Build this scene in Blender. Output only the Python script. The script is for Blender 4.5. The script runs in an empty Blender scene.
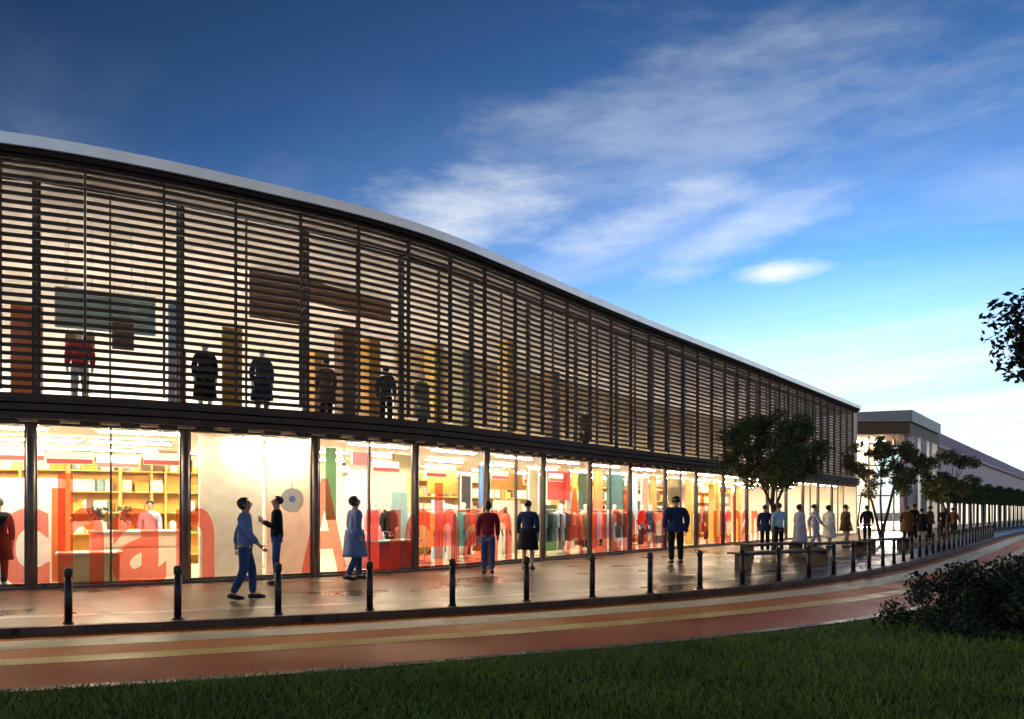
import bpy, bmesh, math, random
from mathutils import Vector, Matrix
random.seed(7)
R = math.radians
scene = bpy.context.scene
col = scene.collection
F_PX, HOR, EYE = 800.0, 512.0, 1.45

# ------------------------------------------------------------------ helpers
def link(o):
    col.objects.link(o); return o

def tag(o, label=None, cat=None, group=None, kind=None):
    if label: o['label'] = label
    if cat: o['category'] = cat
    if group: o['group'] = group
    if kind: o['kind'] = kind
    return o

def empty(name, loc=(0, 0, 0), rz=0.0, label=None, cat=None, group=None):
    o = bpy.data.objects.new(name, None)
    o.empty_display_size = 0.2
    o.location = loc; o.rotation_euler = (0, 0, rz)
    link(o)
    return tag(o, label, cat, group)

class MB:
    """collects geometry for ONE mesh object"""
    def __init__(self):
        self.v = []; self.f = []; self.m = []
    def add(self, vs, fs, mi=0):
        b = len(self.v)
        self.v += [tuple(p) for p in vs]
        self.f += [tuple(i + b for i in f) for f in fs]
        self.m += [mi] * len(fs)
        return self
    def hexa(self, p, mi=0):
        # p: 4 bottom (ccw) + 4 top
        return self.add(p, [(3, 2, 1, 0), (4, 5, 6, 7), (0, 1, 5, 4), (1, 2, 6, 5), (2, 3, 7, 6), (3, 0, 4, 7)], mi)
    def box(self, c, s, rz=0.0, mi=0):
        cx, cy, cz = c; x, y, z = s[0] / 2, s[1] / 2, s[2] / 2
        ca, sa = math.cos(rz), math.sin(rz)
        p = []
        for dz in (-z, z):
            for dx, dy in ((-x, -y), (x, -y), (x, y), (-x, y)):
                p.append((cx + dx * ca - dy * sa, cy + dx * sa + dy * ca, cz + dz))
        return self.hexa(p, mi)
    def tube(self, pts, rad, n=8, mi=0, cap=True):
        rings = []
        for i, p in enumerate(pts):
            p = Vector(p)
            a = Vector(pts[max(i - 1, 0)]); b = Vector(pts[min(i + 1, len(pts) - 1)])
            t = (b - a).normalized()
            u = t.orthogonal().normalized() if abs(t.z) < .99 else Vector((1, 0, 0))
            if abs(t.z) < .99: u = t.cross(Vector((0, 0, 1))).normalized()
            w = t.cross(u).normalized()
            r = rad[i] if isinstance(rad, (list, tuple)) else rad
            rings.append([p + (u * math.cos(2 * math.pi * k / n) + w * math.sin(2 * math.pi * k / n)) * r for k in range(n)])
        vs = [q for ring in rings for q in ring]
        fs = []
        for i in range(len(rings) - 1):
            for k in range(n):
                a = i * n + k; b = i * n + (k + 1) % n
                fs.append((a, b, b + n, a + n))
        if cap:
            fs.append(tuple(reversed(range(n)))); fs.append(tuple((len(rings) - 1) * n + k for k in range(n)))
        return self.add(vs, fs, mi)
    def lathe(self, prof, c=(0, 0, 0), n=14, mi=0, sx=1, sy=1, wob=0.0):
        vs = []; fs = []
        for i, (r, z) in enumerate(prof):
            for k in range(n):
                a = 2 * math.pi * k / n
                rr = r * (1 + wob * math.sin(5 * a + i * .4) * (i / len(prof)))
                vs.append((c[0] + rr * math.cos(a) * sx, c[1] + rr * math.sin(a) * sy, c[2] + z))
        for i in range(len(prof) - 1):
            for k in range(n):
                a = i * n + k; b = i * n + (k + 1) % n
                fs.append((a, b, b + n, a + n))
        fs.append(tuple(reversed(range(n)))); fs.append(tuple((len(prof) - 1) * n + k for k in range(n)))
        return self.add(vs, fs, mi)
    def build(self, name, mats, parent=None, smooth=False, world=False, bevel=0):
        me = bpy.data.meshes.new(name)
        me.from_pydata(self.v, [], self.f)
        if not isinstance(mats, (list, tuple)): mats = [mats]
        for m in mats: me.materials.append(m)
        if len(mats) > 1: me.polygons.foreach_set('material_index', self.m)
        if smooth: me.polygons.foreach_set('use_smooth', [True] * len(me.polygons))
        me.update()
        o = link(bpy.data.objects.new(name, me))
        if bevel:
            b = o.modifiers.new('bevel', 'BEVEL'); b.width = bevel; b.segments = 2; b.limit_method = 'ANGLE'
        if parent:
            o.parent = parent
            if world: o.matrix_parent_inverse = root_matrix(parent).inverted()
        return o

def root_matrix(o):
    m = Matrix.LocRotScale(o.location, o.rotation_euler, o.scale)
    return (root_matrix(o.parent) @ o.matrix_parent_inverse @ m) if o.parent else m

def kids(o, table):
    return table.get(o.name, [])

def dup(root, loc, rz=0.0, label=None, group=None, scale=None):
    """copy a thing with copies of its parts and sub-parts"""
    r = root.copy(); col.objects.link(r)
    r.location = loc; r.rotation_euler = (0, 0, rz)
    if scale: r.scale = scale
    if label: r['label'] = label
    if group: r['group'] = group
    for ch in list(root.children):
        c = ch.copy(); col.objects.link(c); c.parent = r
        for g in list(ch.children):
            d = g.copy(); col.objects.link(d); d.parent = c
    return r

# ------------------------------------------------------------------ materials
def mat(name, c, rough=.6, metal=0.0, var=.15, scale=6.0, bump=0.0, spec=.5, stretch=None, c2=None, detail=4):
    m = bpy.data.materials.new(name); m.use_nodes = True
    nt = m.node_tree; n = nt.nodes; l = nt.links
    b = n['Principled BSDF']
    b.inputs['Roughness'].default_value = rough; b.inputs['Metallic'].default_value = metal
    b.inputs['Specular IOR Level'].default_value = spec
    tc = n.new('ShaderNodeTexCoord'); nz = n.new('ShaderNodeTexNoise'); nz.inputs['Scale'].default_value = scale
    nz.inputs['Detail'].default_value = detail
    if stretch:
        mp = n.new('ShaderNodeMapping'); mp.inputs['Scale'].default_value = stretch
        l.new(tc.outputs['Object'], mp.inputs['Vector']); l.new(mp.outputs[0], nz.inputs['Vector'])
    else:
        l.new(tc.outputs['Object'], nz.inputs['Vector'])
    cr = n.new('ShaderNodeValToRGB')
    a = c2 or tuple(x * (1 - var) for x in c)
    bb = c if c2 else tuple(min(1, x * (1 + var)) for x in c)
    cr.color_ramp.elements[0].position = .3; cr.color_ramp.elements[1].position = .7
    cr.color_ramp.elements[0].color = (*a, 1); cr.color_ramp.elements[1].color = (*bb, 1)
    l.new(nz.outputs['Fac'], cr.inputs[0]); l.new(cr.outputs[0], b.inputs['Base Color'])
    if bump:
        bp = n.new('ShaderNodeBump'); bp.inputs['Strength'].default_value = bump; bp.inputs['Distance'].default_value = .02
        l.new(nz.outputs['Fac'], bp.inputs['Height']); l.new(bp.outputs[0], b.inputs['Normal'])
    return m

def emit(name, c, s):
    m = bpy.data.materials.new(name); m.use_nodes = True
    nt = m.node_tree; nt.nodes.clear()
    e = nt.nodes.new('ShaderNodeEmission'); o = nt.nodes.new('ShaderNodeOutputMaterial')
    e.inputs[0].default_value = (*c, 1); e.inputs[1].default_value = s
    nt.links.new(e.outputs[0], o.inputs[0])
    return m

def glass(name, tint=(1, 1, 1), refl=1.0, ior=1.45):
    m = bpy.data.materials.new(name); m.use_nodes = True
    nt = m.node_tree; nt.nodes.clear(); n = nt.nodes; l = nt.links
    t = n.new('ShaderNodeBsdfTransparent'); t.inputs[0].default_value = (*tint, 1)
    g = n.new('ShaderNodeBsdfGlossy'); g.inputs['Roughness'].default_value = .02
    fr = n.new('ShaderNodeFresnel'); fr.inputs[0].default_value = ior
    mu = n.new('ShaderNodeMath'); mu.operation = 'MULTIPLY'; mu.inputs[1].default_value = refl
    mx = n.new('ShaderNodeMixShader'); o = n.new('ShaderNodeOutputMaterial')
    l.new(fr.outputs[0], mu.inputs[0]); l.new(mu.outputs[0], mx.inputs[0])
    l.new(t.outputs[0], mx.inputs[1]); l.new(g.outputs[0], mx.inputs[2]); l.new(mx.outputs[0], o.inputs[0])
    return m

def film(name, tcol, dcol, mixf):
    m = bpy.data.materials.new(name); m.use_nodes = True
    nt = m.node_tree; nt.nodes.clear(); n = nt.nodes; l = nt.links
    t = n.new('ShaderNodeBsdfTransparent'); t.inputs[0].default_value = (*tcol, 1)
    d = n.new('ShaderNodeBsdfDiffuse'); tl = n.new('ShaderNodeBsdfTranslucent')
    nz = n.new('ShaderNodeTexNoise'); nz.inputs['Scale'].default_value = 3
    cr = n.new('ShaderNodeMixRGB'); cr.inputs[1].default_value = (*dcol, 1); cr.inputs[2].default_value = (*[x * .8 for x in dcol], 1)
    l.new(nz.outputs['Fac'], cr.inputs[0]); l.new(cr.outputs[0], d.inputs[0]); l.new(cr.outputs[0], tl.inputs[0])
    a = n.new('ShaderNodeMixShader'); a.inputs[0].default_value = .5
    l.new(d.outputs[0], a.inputs[1]); l.new(tl.outputs[0], a.inputs[2])
    mx = n.new('ShaderNodeMixShader'); mx.inputs[0].default_value = mixf; o = n.new('ShaderNodeOutputMaterial')
    l.new(t.outputs[0], mx.inputs[1]); l.new(a.outputs[0], mx.inputs[2]); l.new(mx.outputs[0], o.inputs[0])
    return m

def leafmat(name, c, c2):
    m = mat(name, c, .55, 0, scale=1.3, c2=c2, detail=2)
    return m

M = {}
M['slat'] = mat('dark_bronze_slat', (.08, .05, .037), .65, 0, .2, 3, 0, .25)
M['post'] = mat('dark_bronze_post', (.075, .047, .036), .6, 0, .2, 3, 0, .25)
M['column'] = mat('grey_brown_column', (.16, .125, .115), .45, .4, .15, 5)
M['frame'] = mat('window_frame_metal', (.07, .055, .05), .45, .4, .15, 5)
M['fascia'] = mat('pale_zinc_fascia', (.95, .87, .83), .42, .9, .08, 1.2, .05)
M['band'] = mat('dark_fascia_band', (.032, .02, .016), .8, 0, .2, 2, 0, .15)
M['soffit'] = mat('dark_soffit', (.06, .045, .038), .7, 0, .2, 2)
M['roof'] = mat('grey_roof_sheet', (.3, .29, .29), .5, .4, .1, 1)
M['wall_in'] = mat('cream_inner_wall', (.78, .71, .6), .8, 0, .05, 1.5)
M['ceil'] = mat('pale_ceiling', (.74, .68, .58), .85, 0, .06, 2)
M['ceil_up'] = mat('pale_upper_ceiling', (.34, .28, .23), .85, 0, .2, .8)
M['dim_sheet'] = mat('dimming_wall_brown', (.42, .30, .17), .6, 0, .3, 1.2, 0, .3, (3, 3, .4))  # brown that darkens the wall in place of dimmer light
M['floor_in'] = mat('beige_shop_floor', (.55, .47, .38), .3, 0, .08, 2)
M['slab'] = mat('floor_slab_edge', (.3, .27, .25), .7, 0, .1, 2)
M['plinth'] = mat('dark_plinth_stone', (.07, .06, .055), .5, 0, .2, 5)
M['glass'] = glass('shop_glass', (.97, .98, .97), .8)
M['upglass'] = glass('upper_glass', (.95, .97, .96), .5)
M['red_film'] = film('red_window_film', (1, .60, .56), (.55, .12, .10), .19)
M['lamp'] = emit('warm_lamp_tube', (1, .80, .54), 112)
M['added_lamp_up'] = emit('added_washer_tube', (1, .91, .81), 74)
M['lamp_body'] = mat('lamp_housing', (.6, .58, .55), .5, .2)
for nm, c in dict(white=(.82, .8, .77), cream=(.8, .74, .62), peach=(.8, .56, .44), yellowwood=(.66, .45, .13), amber=(.62, .33, .05),
                  orange=(.72, .2, .05), red=(.58, .035, .03), darkred=(.24, .02, .03), teal=(.03, .16, .18), green=(.05, .16, .05),
                  darkgreen=(.02, .07, .03), blue=(.05, .16, .42), paleblue=(.35, .55, .72), navy=(.02, .035, .1), pink=(.75, .3, .38),
                  black=(.015, .014, .016), brown=(.13, .07, .035), timber=(.2, .1, .045), grey=(.35, .34, .34), gold=(.55, .36, .08),
                  lilac=(.42, .43, .62), denim=(.05, .09, .22), tealgrey=(.2, .34, .36), bluegrey=(.17, .23, .42), khaki=(.3, .26, .14)).items():
    M[nm] = mat('paint_' + nm, c, .6, 0, .1, 4)
for nm in ('navy', 'denim', 'black', 'bluegrey', 'darkred', 'lilac', 'white', 'grey', 'brown', 'paleblue', 'pink', 'red', 'khaki', 'peach'):
    c_ = M[nm].node_tree.nodes['Color Ramp'].color_ramp.elements
    M['cloth_' + nm] = mat('cloth_' + nm, tuple(c_[1].color[:3]), .85, 0, 0, 7, .9, .15, (1, 1, .45), c2=tuple(x * .62 for x in c_[0].color[:3]))
M['skin'] = mat('skin', (.42, .24, .16), .55, 0, .06, 8)
M['hair'] = mat('dark_hair', (.018, .012, .01), .5, 0, .3, 30)
M['bark'] = mat('bark', (.07, .05, .035), .9, 0, .35, 9, .5)
M['leaf1'] = leafmat('dense_leaf', (.08, .10, .022), (.04, .055, .014))
M['leaf2'] = leafmat('olive_leaf', (.11, .12, .03), (.045, .052, .016))
M['leaf3'] = leafmat('hedge_leaf', (.08, .12, .02), (.035, .055, .012))
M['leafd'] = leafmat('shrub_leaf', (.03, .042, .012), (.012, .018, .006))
M['pinkroof'] = mat('rose_zinc_roof', (.80, .60, .66), .6, 0, .08, 1.0, 0, .5)
M['pinkwall'] = mat('rose_white_wall', (.86, .68, .68), .7, 0, .05, .5)
M['steel'] = mat('bollard_paint', (.022, .018, .018), .4, .2, .3, 9)
M['bench'] = mat('bench_timber', (.05, .032, .025), .6, 0, .3, 4, 0, .5, (1, 8, 8))
M['soil'] = mat('soil', (.035, .026, .016), .95, 0, .4, 12, .5)

def ground_mat(name, c, c2, rough0, rough1, scale, brick=None, bump=.15, spec=.5):
    """paving / asphalt: two-scale colour, patchy wetness in roughness, optional joints"""
    m = bpy.data.materials.new(name); m.use_nodes = True
    n = m.node_tree.nodes; l = m.node_tree.links; b = n['Principled BSDF']; b.inputs['Specular IOR Level'].default_value = spec
    tc = n.new('ShaderNodeTexCoord')
    big = n.new('ShaderNodeTexNoise'); big.inputs['Scale'].default_value = scale; big.inputs['Detail'].default_value = 5
    fine = n.new('ShaderNodeTexNoise'); fine.inputs['Scale'].default_value = 60; fine.inputs['Detail'].default_value = 3
    for x in (big, fine): l.new(tc.outputs['Object'], x.inputs['Vector'])
    mx = n.new('ShaderNodeMixRGB'); mx.inputs[1].default_value = (*c, 1); mx.inputs[2].default_value = (*c2, 1)
    rp = n.new('ShaderNodeMapRange'); rp.inputs[1].default_value = .35; rp.inputs[2].default_value = .65
    l.new(big.outputs['Fac'], rp.inputs[0]); l.new(rp.outputs[0], mx.inputs[0])
    m2 = n.new('ShaderNodeMixRGB'); m2.blend_type = 'MULTIPLY'; m2.inputs[0].default_value = .5
    fr = n.new('ShaderNodeMapRange'); fr.inputs[1].default_value = .3; fr.inputs[2].default_value = .7; fr.inputs[3].default_value = .55; fr.inputs[4].default_value = 1.2
    l.new(fine.outputs['Fac'], fr.inputs[0]); l.new(mx.outputs[0], m2.inputs[1]); l.new(fr.outputs[0], m2.inputs[2])
    out = m2.outputs[0]
    rr = n.new('ShaderNodeMapRange'); rr.inputs[1].default_value = .35; rr.inputs[2].default_value = .62; rr.inputs[3].default_value = rough0; rr.inputs[4].default_value = rough1
    l.new(big.outputs['Fac'], rr.inputs[0]); l.new(rr.outputs[0], b.inputs['Roughness'])
    bp = n.new('ShaderNodeBump'); bp.inputs['Strength'].default_value = bump; bp.inputs['Distance'].default_value = .006
    l.new(fine.outputs['Fac'], bp.inputs['Height'])
    if brick:
        br = n.new('ShaderNodeTexBrick'); br.inputs['Scale'].default_value = 1
        mp = n.new('ShaderNodeMapping'); mp.inputs['Rotation'].default_value = (0, 0, R(-28)); l.new(tc.outputs['Object'], mp.inputs['Vector'])
        l.new(mp.outputs[0], br.inputs['Vector'])
        br.inputs['Brick Width'].default_value = brick; br.inputs['Row Height'].default_value = brick / 2; br.inputs['Mortar Size'].default_value = .008
        br.inputs['Color1'].default_value = (1, 1, 1, 1); br.inputs['Color2'].default_value = (.8, .8, .8, 1); br.inputs['Mortar'].default_value = (.35, .35, .35, 1)
        m3 = n.new('ShaderNodeMixRGB'); m3.blend_type = 'MULTIPLY'; m3.inputs[0].default_value = 1
        l.new(out, m3.inputs[1]); l.new(br.outputs['Color'], m3.inputs[2]); out = m3.outputs[0]
    l.new(bp.outputs[0], b.inputs['Normal'])
    l.new(out, b.inputs['Base Color'])
    return m
M['pave'] = ground_mat('pavement_slabs', (.075, .042, .03), (.12, .07, .05), .24, .42, .5, 1.2, .15, .14)
M['road'] = ground_mat('road_trail_red', (.64, .095, .028), (.50, .06, .02), .42, .6, .35, None, .2, .02)  # red glow of passing light trails put into the road colour
M['trail_cream'] = ground_mat('painted_trail_cream', (.92, .82, .56), (.9, .74, .42), .36, .55, 1.6, None, .1, .03)  # cream streak of passing lights painted as surface colour
M['trail_yellow'] = ground_mat('painted_trail_yellow', (.9, .62, .14), (.85, .5, .09), .36, .55, 1.6, None, .1, .03)  # yellow light streak laid down as flat colour
M['trail_pale'] = ground_mat('painted_trail_pale', (.42, .36, .32), (.34, .29, .26), .3, .5, 1.5, .9)  # thin pale light trail painted with stone joints
M['kerb'] = ground_mat('kerb_stone', (.16, .085, .06), (.12, .065, .05), .5, .7, 2, .9, .15, .2)
M['ground'] = ground_mat('far_ground', (.05, .045, .03), (.07, .055, .04), .8, .95, .2)
M['path'] = ground_mat('gravel_path', (.2, .15, .10), (.16, .12, .08), .7, .9, .6)
M['lawn'] = ground_mat('lawn_soil', (.05, .07, .015), (.07, .09, .02), .85, .98, .8)
M['grass'] = mat('grass_blade', (.24, .31, .035), .7, 0, scale=.9, c2=(.12, .17, .02))

# ------------------------------------------------------------------ facade curve in plan
FP = [(-19, 14.6), (-16.5, 14.25), (-13.5, 14.2), (-11.5, 14.35), (-9.45, 14.8), (-7.52, 15.68), (-5.45, 17.0), (-3.53, 18.4), (-1.81, 20.1), (0, 22.5),
      (2.52, 26.0), (5.72, 30.3), (10.2, 36.1), (16.5, 44.4), (22.8, 52.7), (24, 54.3)]
def catmull(P, n=24):
    out = []
    for i in range(1, len(P) - 2):
        p0, p1, p2, p3 = [Vector((*q, 0)) for q in P[i - 1:i + 3]]
        for k in range(n):
            t = k / n
            out.append(.5 * ((2 * p1) + (-p0 + p2) * t + (2 * p0 - 5 * p1 + 4 * p2 - p3) * t * t + (-p0 + 3 * p1 - 3 * p2 + p3) * t ** 3))
    out.append(Vector((*P[-2], 0)))
    return out
class Path:
    def __init__(self, P):
        self.p = catmull(P); self.s = [0]
        for a, b in zip(self.p, self.p[1:]): self.s.append(self.s[-1] + (b - a).length)
        self.o = 0
    def frame(self, s):
        s = s + self.o
        S = self.s; lo, hi = 0, len(S) - 2
        while lo < hi:
            mid = (lo + hi + 1) // 2
            if S[mid] <= s: lo = mid
            else: hi = mid - 1
        i = lo
        t = (s - S[i]) / max(1e-9, S[i + 1] - S[i])
        pos = self.p[i].lerp(self.p[i + 1], t)
        j0, j1 = max(i - 8, 0), min(i + 9, len(S) - 1)
        tan = (self.p[j1] - self.p[j0]).normalized()
        return pos, tan
    def W(self, s, d, z=0.0):
        """s along, d to the LEFT of travel (into the building), z up"""
        pos, tan = self.frame(s)
        inn = Vector((-tan.y, tan.x, 0))
        q = pos + inn * d
        return Vector((q.x, q.y, z))
    def ang(self, s):
        t = self.frame(s)[1]; return math.atan2(t.y, t.x)
    def at(self, px, d=0.0):
        """arc length at which the line offset by d is seen in the direction px of the photograph"""
        k = (px - 512) / F_PX
        lo, hi = -self.o, self.s[-1] - self.o
        f = lambda s: (lambda w: w.x - k * w.y)(self.W(s, d))
        for _ in range(50):
            m = (lo + hi) / 2
            if f(m) < 0: lo = m
            else: hi = m
        return (lo + hi) / 2
FA = Path(FP); FA.o = 0
FA.o = FA.at(85, 0)
S_END = FA.s[-1] - FA.o - .05
S_BEG = -FA.o
def zat(y, p):
    return EYE + (HOR - y) * p.y / F_PX

def strip(mb, path, s0, s1, d0, d1, z0, z1, step=.7, mi=0):
    n = max(1, int(math.ceil((s1 - s0) / step)))
    vs = []; fs = []
    for i in range(n + 1):
        s = s0 + (s1 - s0) * i / n
        vs += [path.W(s, d0, z0), path.W(s, d1, z0), path.W(s, d1, z1), path.W(s, d0, z1)]
    for i in range(n):
        a = i * 4; b = a + 4
        for k in range(4):
            j = (k + 1) % 4
            fs.append((a + k, b + k, b + j, a + j))
    fs.append((0, 3, 2, 1)[::-1]); e = n * 4; fs.append((e + 3, e + 2, e + 1, e)[::-1])
    return mb.add(vs, fs, mi)
def seg_box(mb, path, s0, s1, d0, d1, z0, z1, mi=0):
    p = [path.W(s0, d0, z0), path.W(s1, d0, z0), path.W(s1, d1, z0), path.W(s0, d1, z0),
         path.W(s0, d0, z1), path.W(s1, d0, z1), path.W(s1, d1, z1), path.W(s0, d1, z1)]
    return mb.hexa(p, mi)

# ------------------------------------------------------------------ retail hall
hall = empty('retail_hall', tuple(FA.W(10, 0, 0)), 0, 'long curved two storey shop building with dark louvred upper floor above a lit glass shopfront', 'building')
def hp(mb, name, m, parent=None, **k):
    o = mb.build(name, m, parent or hall, **k)
    if parent is None or parent is hall:
        o.matrix_parent_inverse = Matrix.Translation(-hall.location)
    return o
D_BACK = 8.5
def lean_strip(mb, d_low, d_top, z0, z1):
    n = 90; vs = []; fs = []
    for i in range(n + 1):
        q = S_BEG + (S_END - S_BEG) * i / n
        vs += [FA.W(q, d_low, z0), FA.W(q, -.182, z0), FA.W(q, -.182, z1), FA.W(q, d_top, z1)]
    for i in range(n):
        a = i * 4; b = a + 4
        for k in range(4): fs.append((a + k, b + k, b + (k + 1) % 4, a + (k + 1) % 4))
    fs += [(3, 2, 1, 0), (n * 4, n * 4 + 1, n * 4 + 2, n * 4 + 3)]
    mb.add(vs, fs)
Z1, Z2, ZT = 3.24, 3.60, 8.55
mb = MB(); strip(mb, FA, S_BEG, S_END, -.18, D_BACK + .6, 8.20, 8.312); hp(mb, 'roof', M['roof'])
mb = MB(); lean_strip(mb, -.19, -.204, 8.215, 8.42); strip(mb, FA, S_BEG, S_END, -.180, 1.2, 8.314, 8.41); hp(mb, 'roof_fascia', M['fascia'])
mb = MB(); strip(mb, FA, S_BEG, S_END, -.13, .12, 8.10, 8.197); strip(mb, FA, S_BEG, S_END, -.06, .10, 8.02, 8.097); hp(mb, 'fascia_band', M['band'])
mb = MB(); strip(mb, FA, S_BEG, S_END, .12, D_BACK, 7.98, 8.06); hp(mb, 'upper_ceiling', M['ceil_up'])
mb = MB(); strip(mb, FA, S_BEG, S_END, .35, D_BACK, 3.32, 3.58); hp(mb, 'floor_slab', M['slab'])
mb = MB(); strip(mb, FA, S_BEG, S_END, .42, D_BACK, 3.585, 3.60); hp(mb, 'upper_floor', M['floor_in'])
mb = MB(); strip(mb, FA, S_BEG, S_END, .12, D_BACK, 3.16, 3.315); hp(mb, 'shop_ceiling', M['ceil'])
mb = MB(); strip(mb, FA, S_BEG, S_END, .05, D_BACK, -.05, .03); hp(mb, 'shop_floor', M['floor_in'])
mb = MB(); strip(mb, FA, S_BEG, S_END, D_BACK, D_BACK + .25, -.05, 8.197); hp(mb, 'back_wall', M['wall_in'])
mb = MB(); strip(mb, FA, 15.0, S_END, D_BACK - .12, D_BACK - .003, 3.602, 7.97); hp(mb, 'dimming_wall_sheet', M['dim_sheet'])  # brown sheet added to imitate the dimmer light at the right end
mb = MB(); strip(mb, FA, S_BEG, S_END, .0, .045, -.05, .05); hp(mb, 'plinth', M['plinth'])
mb = MB(); seg_box(mb, FA, S_END, S_END + .25, .1, D_BACK, -.05, 8.197); hp(mb, 'end_wall', M['wall_in'])
mb = MB(); seg_box(mb, FA, S_BEG - .2, S_BEG, -.3, D_BACK, -.05, 8.197); hp(mb, 'end_wall', M['slat'])
# beam between the storeys: three dark rails with slots between
mb = MB()
strip(mb, FA, S_BEG, S_END, -.12, .10, 3.50, 3.66); strip(mb, FA, S_BEG, S_END, -.16, .10, 3.345, 3.46); strip(mb, FA, S_BEG, S_END, -.10, .11, 3.19, 3.31)
hp(mb, 'storey_beam', M['slat'])
mb = MB(); strip(mb, FA, S_BEG, S_END, .11, .34, 3.20, 3.312)
k = S_BEG
while k < S_END: 
    seg_box(mb, FA, k, k + .35, .06, .34, 3.10, 3.197); k += .7
hp(mb, 'beam_brackets', M['soffit'])

# louvre screen: one panel per 1.4 m bay, a post at each joint
n_bay0, n_bay1 = int(math.floor(S_BEG / 1.4)) + 1, int(S_END / 1.4)
PITCH = .157
for k in range(n_bay0, n_bay1):
    mb = MB()
    s0, s1 = 1.4 * k + .025, 1.4 * (k + 1) - .025
    z = 3.74
    while z < 7.97:
        j = random.uniform(-.004, .004)
        p = [FA.W(s0, 0, z + j), FA.W(s1, 0, z + j), FA.W(s1, .075, z + .012 + j), FA.W(s0, .075, z + .012 + j),
             FA.W(s0, 0, z + .075 + j), FA.W(s1, 0, z + .075 + j), FA.W(s1, .075, z + .087 + j), FA.W(s0, .075, z + .087 + j)]
        mb.hexa(p); z += PITCH
    hp(mb, 'louvre_panel', M['slat'])
for k in range(n_bay0, n_bay1 + 1):
    mb = MB(); c = FA.W(1.4 * k, .03, 0)
    mb.box((c.x, c.y, 5.88), (.034, .12, 4.28), FA.ang(1.4 * k))
    hp(mb, 'screen_post', M['post'])
# upper glazing and shopfront in 2.8 m bays
def glazing(s0, s1, d, z0, z1, name, gm, mid, fw=.06):
    fr = MB()
    seg_box(fr, FA, s0, s1, d - .04, d + .05, z0, z0 + fw); seg_box(fr, FA, s0, s1, d - .04, d + .05, z1 - fw, z1)
    seg_box(fr, FA, s0, s0 + .04, d - .03, d + .04, z0 + fw, z1 - fw); seg_box(fr, FA, s1 - .04, s1, d - .03, d + .04, z0 + fw, z1 - fw)
    if mid:
        c = FA.W((s0 + s1) / 2, d, 0); pass
    f = hp(fr, name, M['frame'])
    g = MB(); a, b = FA.W(s0, d, 0), FA.W(s1, d, 0)
    g.add([(a.x, a.y, z0 + fw), (b.x, b.y, z0 + fw), (b.x, b.y, z1 - fw), (a.x, a.y, z1 - fw)], [(0, 1, 2, 3)])
    o = g.build('pane', gm, f)
    if mid:
        q = MB(); q.box((c.x, c.y, (z0 + z1) / 2), (.035, .08, z1 - z0 - 2 * fw), FA.ang((s0 + s1) / 2)); q.build('glazing_bar', M['frame'], f)
    return f
GD = .32
b = int(math.floor((S_BEG + .95) / 2.8)) + 1
GF0 = -.95
while GF0 + 2.8 * (b + 1) < S_END + .5:
    s0 = GF0 + 2.8 * b; s1 = min(s0 + 2.8, S_END)
    glazing(s0 + .07, s1 - .07, GD, .032, 3.16, 'shopfront_window', M['glass'], b % 2 == 0, .05)
    glazing(s0 + .04, s1 - .04, .85, 3.66, 7.98, 'upper_window', M['upglass'], True)
    c = FA.W(s0, GD - .02, 0); mb = MB()
    mb.tube([(c.x, c.y, .03), (c.x, c.y, 3.19)], .085, 14); hp(mb, 'column', M['column'], smooth=True)
    c = FA.W(s0, .85, 0); mb = MB(); mb.box((c.x, c.y, 5.79), (.055, .12, 4.37), FA.ang(s0)); hp(mb, 'upper_mullion', M['column'])
    b += 1

# ------------------------------------------------------------------ red window lettering (Auchan, repeated)
def letter(ch, sa, sb, z0, h_cap, parent):
    cu = bpy.data.curves.new('letter', 'FONT'); cu.body = ch; cu.size = 1; cu.offset = .025; cu.extrude = .001; cu.resolution_u = 6
    t = link(bpy.data.objects.new('tmp', cu))
    bpy.context.view_layer.update()
    me = bpy.data.meshes.new_from_object(t.evaluated_get(bpy.context.evaluated_depsgraph_get()))
    bpy.data.objects.remove(t)
    bm = bmesh.new(); bm.from_mesh(me)
    bmesh.ops.subdivide_edges(bm, edges=[e for e in bm.edges if e.calc_length() > .3], cuts=2)
    xs = [v.co.x for v in bm.verts]; x0, x1 = min(xs), max(xs)
    for v in bm.verts:
        s = sa + (v.co.x - x0) / (x1 - x0) * (sb - sa)
        w = FA.W(s, GD - .028 - v.co.z, z0 + v.co.y * h_cap / .70)
        v.co = w - hall.location
    bm.to_mesh(me); bm.free()
    me.materials.clear(); me.materials.append(M['red_film'])
    o = link(bpy.data.objects.new('window_letter', me)); o.parent = hall
    return o
A = lambda px: FA.at(px, GD)
w1 = [('c', -2, 50), ('h', 58, 104), ('a', 112, 166), ('n', 176, 214)]
for ch, a, b_ in w1: letter(ch, A(a), A(b_), .08, 2.1, hall)
word = [('A', 300, 347), ('u', 366, 400), ('c', 404, 430), ('h', 434, 458), ('a', 462, 486), ('n', 490, 511)]
for ch, a, b_ in word: letter(ch, A(a), A(b_), .08, 2.1, hall)
shift = A(511) - A(300) + 2.9
for r_ in (1, 2):
    for ch, a, b_ in word:
        sa, sb = A(a) + shift * r_, A(b_) + shift * r_
        if sb < S_END - 1: letter(ch, sa, sb, .08, 2.1, hall)

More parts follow.
